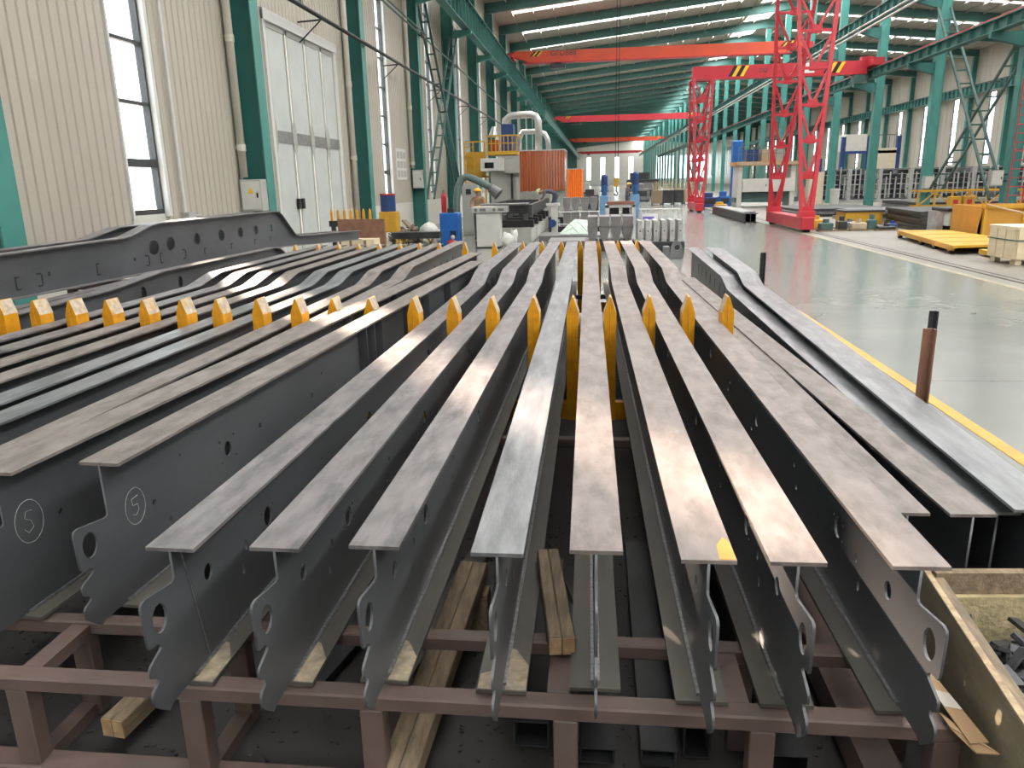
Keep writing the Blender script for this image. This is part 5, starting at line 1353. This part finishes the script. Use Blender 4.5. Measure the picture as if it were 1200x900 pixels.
t = thing('sign_board', 'white notice board with a purple stripe near the handrail', 'sign', (1.66, 25, 0))
MB().box(1.42, 25, .4, 1.92, 25.03, .86).build('board', 'sign_white', t); MB().box(1.44, 24.99, .68, 1.8, 25, .76).build('stripe', 'sign_purple', t)
for x in (1.5, 1.82): MB().box(x, 25.03, 0, x + .04, 25.06, .4).build('leg', 'silver', t)
for i, (x, y, s_) in enumerate(((.35, 40, 1.0), (2.0, 42, 1.05))):
    t = thing('blue_motor', ['tall blue geared motor left of the white portal machine', 'tall blue geared motor behind the white portal machine'][i], 'motor', (x, y, 0))
    MB().box(x - .22, y - .2, 0, x + .22, y + .3, 1.15).build('gearbox', 'blue_light', t, bevel=.03)
    MB().tube((x, y, 1.15), (x, y, 1.35), .14, 14).tube((x, y, 1.33), (x, y, 1.4), .22, 14).tube((x, y, 1.4), (x, y, 1.6), .17, 14).tube((x, y, 1.6), (x, y, 1.66), .22, 14).build('coupling', 'blue_motor', t)
    MB().tube((x, y, 1.66), (x, y, 2.1 * s_), .17, 14).tube((x, y, 2.1 * s_), (x, y, 2.18 * s_), .17, 14, .1).build('motor', 'blue_dark', t)
    for k in range(4): MB().tube((x, y, 1.72 + k * .09), (x, y, 1.74 + k * .09), .185, 14).build('cooling_fin', 'blue_dark', t)
t = thing('portal_machine', 'small white portal machine with maroon top slab', 'machine', (1.0, 34, 0))
for x in (.36, 1.48): MB().box(x, 34, 0, x + .17, 35, .86).build('leg', 'machine_white', t, bevel=.015)
MB().box(.36, 34, .74, 1.65, 35, .88).build('crossbeam', 'machine_white', t, bevel=.015); MB().box(.42, 33.95, .88, 1.6, 35.05, 1.0).build('top_slab', 'rust', t)
MB().box(.53, 34.3, .46, .95, 34.9, .72).box(1.1, 34.3, .46, 1.4, 34.9, .72).build('motor_block', 'black', t); MB().box(.53, 34.1, .3, 1.48, 34.9, .45).build('table', 'machine_grey', t)
# steel rod bundles with straw coloured tops, dark stillages
rnd = random.Random(9)
for i in range(4):
    x = 4.5 + i * .85
    t = thing('rod_stillage', '%s stillage of upright straw coloured rods beside the aisle' % ordn[i], 'stillage', (x, 60 + i * .5, 0), 0, 'rod stillages by the aisle')
    bd = MB().box(x - .36, 60 + i * .5, .1, x + .36, 61 + i * .5, 1.05).build('bin', ['wood', 'dark_steel', 'dark_steel', 'tan'][i], t)
    MB().box(x - .36, 60 + i * .5, 0, x - .28, 61 + i * .5, .1).box(x + .28, 60 + i * .5, 0, x + .36, 61 + i * .5, .1).build('foot', 'dark_steel', t)
    for k in range(7): MB().bar((x - .3 + k * .1, 60.4 + i * .5, 1.0), (x - .3 + k * .1 + rnd.uniform(-.06, .06), 60.4 + i * .5 + rnd.uniform(-.1, .1), 1.5 + rnd.uniform(0, .4)), .05).build('rod', 'straw', t)
far_things = [
 ('machine_block', 'far grey machine right of the second blue motor', 'machine', (3.0, 70, 0, 4.6, 73, 1.5), 'mid_steel'),
 ('machine_block', 'far dark machine behind the rod stillages', 'machine', (3.2, 85, 0, 6.5, 88, 2.6), 'dark_steel'),
 ('machine_block', 'far pale machine on the left side past the curtains', 'machine', (-1.6, 62, 0, -.2, 65, 1.7), 'machine_grey'),
 ('machine_block', 'dark machine block left of the left blue motor', 'machine', (-.9, 52, 0, .1, 54, 1.35), 'dark_steel'),
 ('stillage', 'dark blue stillage beside the smaller gantry leg', 'stillage', (6.6, 50.5, 0, 7.6, 51.6, 1.0), 'blue_dark'),
 ('stillage', 'bright blue bin beside the smaller gantry leg', 'bin', (7.7, 50.8, .0, 8.4, 51.6, 1.05), 'blue_cab'),
 ('pallet_box', 'small yellow crate before the white laser machine', 'crate', (7.0, 47.5, 0, 7.7, 48.1, .5), 'machine_yellow')]
for nm_, lab, cat, b_, mm in far_things:
    x0, y0, z0, x1, y1, z1 = b_
    t = thing(nm_, lab, cat, ((x0 + x1) / 2, y0, 0))
    MB().box(x0, y0, z0 + .08, x1, y1, z0 + (z1 - z0) * .72).build('body', mm, t, bevel=.03)
    MB().box(x0 + (x1 - x0) * .1, y0 + .2, z0 + (z1 - z0) * .72, x0 + (x1 - x0) * .7, y1 - .2, z1).build('top_unit', mm, t, bevel=.03)
    MB().box(x0 + .05, y0 + .1, 0, x0 + .2, y1 - .1, .08).box(x1 - .2, y0 + .1, 0, x1 - .05, y1 - .1, .08).build('foot', 'dark_steel', t)
    MB().box(x0 + (x1 - x0) * .15, y0 - .02, z0 + .3 * (z1 - z0), x1 - (x1 - x0) * .15, y0, z0 + .6 * (z1 - z0)).build('front_panel', 'dark_steel' if mm != 'dark_steel' else 'mid_steel', t)

# ================================================================== RIGHT BACKGROUND
# dark beams between the gantry legs
for k in range(3):
    t = MB().box(6.25 + k * .22, 34.3, .0, 6.43 + k * .22, 43.9, .03).box(6.33 + k * .22, 34.3, .03, 6.35 + k * .22, 43.9, .36).box(6.25 + k * .22, 34.3, .36, 6.43 + k * .22, 43.9, .39).build('long_beam', 'dark_steel')
    tag(t, '%s dark long beam on floor between the gantry legs' % ['leftmost', 'middle', 'rightmost'][k], 'beam', 'long beams between the gantry legs')
tag(MB().add([(6.3, 35, .395), (6.9, 35, .395), (6.95, 43, .395), (6.3, 43, .395), (6.3, 35, .42), (6.9, 35, .44), (6.95, 43, .42), (6.3, 43, .43)], [(3, 2, 1, 0), (4, 5, 6, 7), (0, 1, 5, 4), (1, 2, 6, 5), (2, 3, 7, 6), (3, 0, 4, 7)]).build('cover_sheet', 'mid_steel'), 'pale grey sheet lying on the long dark beams', 'sheet')
# white laser machine
t = thing('laser_machine', 'big white portal machine with yellow edged roof deck', 'machine', (10.8, 52, 0))
for x in (9.0, 12.3): MB().box(x, 52, 0, x + .3, 54, 2.6).build('leg', 'machine_white', t, bevel=.03)
MB().box(9.3, 51.9, .95, 12.6, 53.5, 1.78).build('front_panel', 'machine_white', t, bevel=.03)
MB().box(10.75, 51.88, 1.3, 10.8, 51.9, 1.42).box(10.95, 51.88, 1.3, 11.0, 51.9, 1.42).build('handle', 'black', t)
MB().box(9.4, 53.8, 1.8, 12.2, 53.9, 2.6).build('glazing', 'glass', t)
dk = MB().box(8.8, 51.8, 2.6, 12.9, 54.2, 2.84).build('roof_deck', 'orange_bin', t); MB().box(8.9, 51.78, 2.62, 12.8, 51.8, 2.82).build('fascia', 'tan', dk)
MB().box(8.9, 52.2, .3, 12.9, 53.8, .6).box(9.4, 52.3, .6, 12.3, 53.6, .95).build('cutting_table', 'green_grey', t)
MB().box(9.5, 52.4, 2.84, 10.3, 53.4, 3.6).build('chiller', 'blue_dark', t); MB().box(10.5, 52.4, 2.84, 11.2, 53.4, 3.6).build('filter_box', 'tan', t); MB().box(11.3, 52.3, 2.84, 11.9, 53.3, 3.65).build('filter_box', 'machine_grey', t)
for k in range(9): MB().box(8.95 + k * .46, 51.85, 2.84, 8.99 + k * .46, 51.89, 3.75).build('baluster', 'mid_steel', dk)
MB().box(8.95, 51.85, 3.72, 12.7, 51.89, 3.77).box(8.95, 51.85, 3.3, 12.7, 51.88, 3.33).build('handrail', 'mid_steel', dk)
plain('blue_tank', 'upright blue tank behind the white portal machine', 'tank', [(9.05, 54.6, 0, 9.7, 55.4, 4.3)], 'blue_cab', .1)
t = thing('control_cabinet', 'beige control cabinet behind the tall gantry leg', 'cabinet', (13.6, 51, 0))
MB().box(13.2, 51, 0, 14.1, 51.8, 2.1).build('case', 'beige_panel', t, bevel=.02); MB().tube((13.75, 51.2, 2.1), (13.75, 51.2, 2.9), .2, 12).build('motor', 'blue_dark', t); MB().box(13.25, 50.98, .2, 14.05, 51, 1.9).build('door', 'beige_panel', t)
t = thing('barrel', 'white lidded barrel beside a green column', 'barrel', (15.1, 52, 0))
MB().tube((15.1, 52, 0), (15.1, 52, .95), .25, 16, .29).build('body', 'sack', t); MB().tube((15.1, 52, .95), (15.1, 52, 1.06), .31, 16).build('lid', 'sign_white', t)
# plate stacks
for k in range(6):
    j = .03 * ((k * 7) % 5 - 2)
    o = MB().prism([(10.75 + j, 27.2 + j), (12.2 + j, 28.6), (13.6 + j, 31.6), (11.2 + j, 31.7)], k * .112, k * .112 + .1, 'z').build('dark_plate', 'dark_steel')
    tag(o, '%s dark plate, counted upward in the stack by the tan carton' % ordn[k], 'plate', 'dark plates stacked by the tan carton')
for k in range(3):
    o = MB().box(10.6 + k * .1, 33.4, k * .16, 15.2 - k * .2, 36.6, k * .16 + .14).build('long_plate', 'dark_steel' if k % 2 else 'mid_steel')
    tag(o, '%s long plate of the low stack behind the yellow box' % ['bottom', 'middle', 'top'][k], 'plate', 'low stack of long plates')
for k in range(3):
    o = MB().box(9.2 + k * .15, 38.2, k * .13, 13.9 - k * .1, 43.5, k * .13 + .11).build('long_plate', ['dark_steel', 'mid_steel', 'dark_steel'][k])
    tag(o, '%s plate of the wide stack beyond the tall gantry leg' % ['bottom', 'middle', 'top'][k], 'plate', 'wide plate stack beyond the gantry')
for k in range(2):
    o = MB().box(17.2, 44.0 + k * .1, k * .2, 25.5, 49.5, k * .2 + .17).build('long_plate', ['mid_steel', 'dark_steel'][k])
    tag(o, '%s plate of the low stack behind the yellow lattice frame' % ['bottom', 'top'][k], 'plate', 'low stack behind the yellow frame')
t = thing('yellow_box', 'yellow steel box on floor beside the dark plate stack', 'box', (10.4, 32, 0))
MB().box(9.75, 31.9, .0, 11.15, 33.2, .5).build('body', 'machine_yellow', t, bevel=.02); MB().box(9.7, 31.85, .48, 11.2, 33.25, .54).build('rim', 'dark_steel', t)
for x in (10.1, 10.75): MB().box(x, 31.88, .03, x + .06, 31.9, .47).build('rib', 'orange_bin', t)
plain('tan_carton', 'small tan carton in front of the dark plate stack', 'carton', [(11.0, 26.8, 0, 11.45, 27.15, .36), (10.97, 26.77, .36, 11.48, 27.18, .41)], 'tan')
junk = [(8.0, 28.3, .45, .35, .42, 'green_grey', 'green grey casting on the floor right of the gantry foot'), (8.56, 28.4, .3, .4, .5, 'dark_steel', 'dark square block beside the green grey casting'), (9.1, 28.3, .5, .3, .4, 'tan', 'pale yellow carton among the floor castings'),
        (9.6, 28.5, .3, .3, .55, 'green_grey', 'upright green post block among the castings'), (10.0, 28.2, .6, .3, .22, 'dark_steel', 'flat black casting near the yellow box'), (10.4, 28.8, .3, .3, .3, 'blue_dark', 'small blue block near the dark plates'),
        (7.95, 29.4, .6, .4, .5, 'machine_yellow', 'small yellow casting seen through the gantry leg'), (9.2, 29.6, .9, .3, .35, 'mid_steel', 'grey pipe length lying behind the castings')]
for x, y, a, b_, c_, mm, lab in junk:
    t = thing('casting', lab, 'casting', (x, y, 0), 0, 'castings on the floor past the gantry')
    MB().box(x - a / 2, y - b_ / 2, .05, x + a / 2, y + b_ / 2, c_ * .7).build('body', mm, t, bevel=.03); MB().tube((x, y, c_ * .7), (x, y, c_), min(a, b_) * .3, 10).build('boss', mm, t)
    MB().box(x - a * .6, y - b_ * .5, 0, x + a * .6, y + b_ * .5, .05).build('pallet', 'wood', t)
# yellow lattice frame
t = thing('lattice_frame', 'long low yellow lattice frame with two motor boxes', 'frame', (17, 38, 0))
for z in (.35, 1.05): MB().box(14.7, 37.95, z, 19.3, 38.05, z + .08).build('rail', 'machine_yellow', t)
for z in (.35, 1.05): MB().box(14.9, 39.2, z, 19.3, 39.3, z + .08).build('rail', 'machine_yellow', t)
for k in range(7):
    x = 14.75 + k * .75
    MB().box(x - .04, 37.96, 0, x + .04, 38.04, 1.1).build('upright', 'machine_yellow', t)
    if k < 6: MB().bar((x, 38, .4 + .65 * (k % 2)), (x + .75, 38, 1.05 - .65 * (k % 2)), .05).build('diagonal', 'machine_yellow', t)
for x in (16.0, 16.6): MB().box(x, 37.6, .4, x + .5, 37.93, .85).build('motor_box', 'machine_yellow', t, bevel=.03); MB().box(x + .15, 37.58, .5, x + .35, 37.6, .7).build('label_plate', 'crane_red', t)
for yy in (37.9, 39.2): MB().box(14.6, yy, 0, 19.4, yy + .15, .1).build('sole', 'wood', t)
# white and black machine with letters
t = thing('utility_machine', 'white machine box with black lid, base and lettering', 'machine', (11.3, 25.6, 0))
MB().box(10.9, 25.5, .28, 12.0, 26.55, .74).build('body', 'machine_white', t, bevel=.03); MB().box(10.8, 25.4, .74, 12.1, 26.65, .84).build('lid', 'black', t, bevel=.02); MB().box(11.0, 25.55, 0, 12.0, 26.7, .28).build('base', 'black', t, bevel=.02)
MB().box(10.7, 25.9, .0, 10.9, 26.6, .73).build('side_panel', 'silver', t)
text_obj('JA1', .22, 'frame_dark', t, (11.42, 25.49, .5), (PI / 2, 0, 0))
t = thing('orange_skip', 'ochre orange steel skip with ribbed side at right edge', 'skip', (12.4, 23.5, 0))
MB().prism([(10.78, .05), (14.2, .05), (14.2, .96), (10.95, .96)], 23.5, 23.56, 'y').build('front_wall', 'orange_bin', t)
MB().box(10.85, 23.5, .0, 10.93, 25.2, .96).build('side_wall', 'orange_bin', t); MB().box(14.15, 23.5, .0, 14.2, 25.2, .96).build('side_wall', 'orange_bin', t); MB().box(10.85, 25.2, .0, 14.2, 25.26, .96).build('back_wall', 'orange_bin', t); MB().box(10.85, 23.5, .0, 14.2, 25.2, .05).build('bottom', 'orange_bin', t)
for x in (10.95, 12.0, 13.1): MB().box(x, 23.44, .05, x + .08, 23.5, .96).build('rib', 'machine_yellow', t)
MB().box(10.9, 23.42, .9, 14.2, 23.5, .99).box(10.78, 23.42, .0, 14.2, 23.5, .08).build('rim', 'machine_yellow', t)
t = thing('flat_trolley', 'long flat yellow trolley with small wheels on the floor', 'trolley', (9.2, 22, 0))
MB().prism([(8.45, 19.4), (10.6, 19.8), (10.6, 24.8), (9.25, 25.1)], .16, .22, 'z').build('deck', 'machine_yellow', t); MB().prism([(8.95, 18.6), (10.7, 18.9), (10.7, 19.6), (9.0, 19.3)], .04, .14, 'z').build('tow_plate', 'machine_yellow', t)
for (p_, q_) in (((8.48, 19.45, .15), (9.26, 25.05, .15)), ((10.58, 19.85, .15), (10.58, 24.75, .15))): MB().bar(p_, q_, .06, .1).build('side_beam', 'orange_bin', t)
for k in range(4): MB().bar((8.62 + k * .21, 20.4 + k * 1.3, .222), (10.55, 20.6 + k * 1.3, .222), .04, .012).build('deck_joint', 'orange_bin', t)
for (x, y) in ((8.55, 19.7), (8.72, 21.0), (8.9, 22.3), (9.2, 24.7), (10.5, 20), (10.5, 24.5)):
    w_ = MB().tube((x - .05, y, .075), (x + .05, y, .075), .075, 14).build('wheel', 'dark_steel', t); MB().box(x - .07, y - .05, .075, x + .07, y + .05, .16).build('fork', 'orange_bin', w_)
t = thing('wooden_crate', 'pale plywood shipping crate with a strap at right edge', 'crate', (9.4, 17.6, 0))
MB().box(8.66, 17.05, .12, 10.4, 18.1, .76).build('body', 'crate_wood', t, bevel=.006); MB().box(8.62, 17.0, .74, 10.45, 18.15, .79).build('lid', 'crate_wood', t)
for x in (8.68, 9.05, 9.42, 9.79, 10.16): MB().box(x, 17.0, .12, x + .34, 17.05, .74).build('plank', 'crate_wood', t, bevel=.004)
for y in (17.08, 17.43, 17.78): MB().box(8.62, y, .12, 8.66, y + .32, .74).build('plank', 'crate_wood', t, bevel=.004)
for (x, y) in ((8.7, 17.05), (9.15, 17.05), (9.6, 17.05), (10.05, 17.05), (8.7, 17.9)): MB().box(x, y, 0, x + .12, y + .2, .12).build('block', 'crate_wood', t)
MB().box(8.6, 16.985, .5, 10.45, 17.0, .525).box(8.605, 16.99, .5, 8.62, 18.15, .525).build('strap', 'green_grey', t)
t = thing('leaning_bar', 'thin pale bar leaning from the white machine to crate', 'bar', (10.5, 22, .8))
MB().bar((11.0, 23.46, 1.01), (9.9, 17.6, .812), .035).build('bar', 'tan', t)
# steel racks full of silver parts in the second bay
rnd = random.Random(21)
post_m = MB().box(-.06, -.06, 0, .06, .06, 2.3).mesh('post', 'silver')
prof_m = [MB().box(-.035, -.05, 0, .035, .05, h).mesh('silver_profile', 'silver') for h in (1.5, 1.8, 2.1)]
drk_m = MB().box(-.16, -.3, 0, .16, .3, .28).mesh('dark_part', 'dark_steel')
rail_m = MB().box(-1.05, -.04, 0, 1.05, .04, .07).mesh('shelf_rail', 'mid_steel')
places = ['just right of the caged ladder', 'between caged ladder and lattice brace', 'behind the lattice brace', 'left of the lattice brace', 'right of the broad green column', 'left of the broad green column', 'beyond the white barrel']
for i in range(7):
    x = 30.2 - i * 2.15
    t = thing('parts_rack', 'tall rack of silver profiles ' + places[i], 'rack', (x, 60, 0), 0, 'silver parts racks in the far bay')
    for px_ in (-1.0, 1.0):
        for py in (0, 1.2):
            o = link('post', post_m, t); o.location = (px_, py, 0)
    for z in (.1, .8, 1.5, 2.2):
        o = link('shelf_rail', rail_m, t); o.location = (0, 0, z)
        o = link('shelf_rail', rail_m, t); o.location = (0, 1.2, z)
    for k in range(5):
        o = link('silver_profile', prof_m[rnd.randrange(3)], t); o.location = (-.75 + k * .37 + rnd.uniform(-.08, .08), -.12, .17 + rnd.uniform(0, .2))
    for z in (.87, 1.22, 1.57, .17, .5, 1.9):
        for k in range(5):
            o = link('dark_part', drk_m, t); o.location = (-.76 + k * .38 + rnd.uniform(-.02, .02), .55, z)
            o.material_slots[0].link = 'OBJECT'; o.material_slots[0].material = MAT[('dark_steel', 'black', 'dark_steel', 'mid_steel')[rnd.randrange(4)]]
# blue platform frame in the second bay
t = thing('blue_platform', 'blue steel platform with beige panel by the far right wall', 'platform', (24.5, 75, 0))
for x in (22.2, 24.4, 27.0): MB().box(x - .18, 75, 0, x + .18, 75.3, 5.2).build('post', 'blue_dark', t)
MB().box(22.2, 74.9, 3.7, 27.0, 75.2, 3.95).box(22.2, 74.9, 2.1, 24.4, 75.2, 2.3).build('beam', 'blue_dark', t); MB().box(24.9, 74.9, 2.3, 26.8, 75, 4.15).build('panel', 'beige_panel', t)
MB().box(22.3, 75, 3.95, 24.2, 77, 5.4).build('hopper', 'plinth', t)
for k in range(7): MB().box(24.3 + k * .45, 75, 4.15, 24.35 + k * .45, 75.05, 5.3).build('baluster', 'mid_steel', t)
MB().box(24.3, 75, 5.25, 27.1, 75.05, 5.32).build('handrail', 'mid_steel', t)
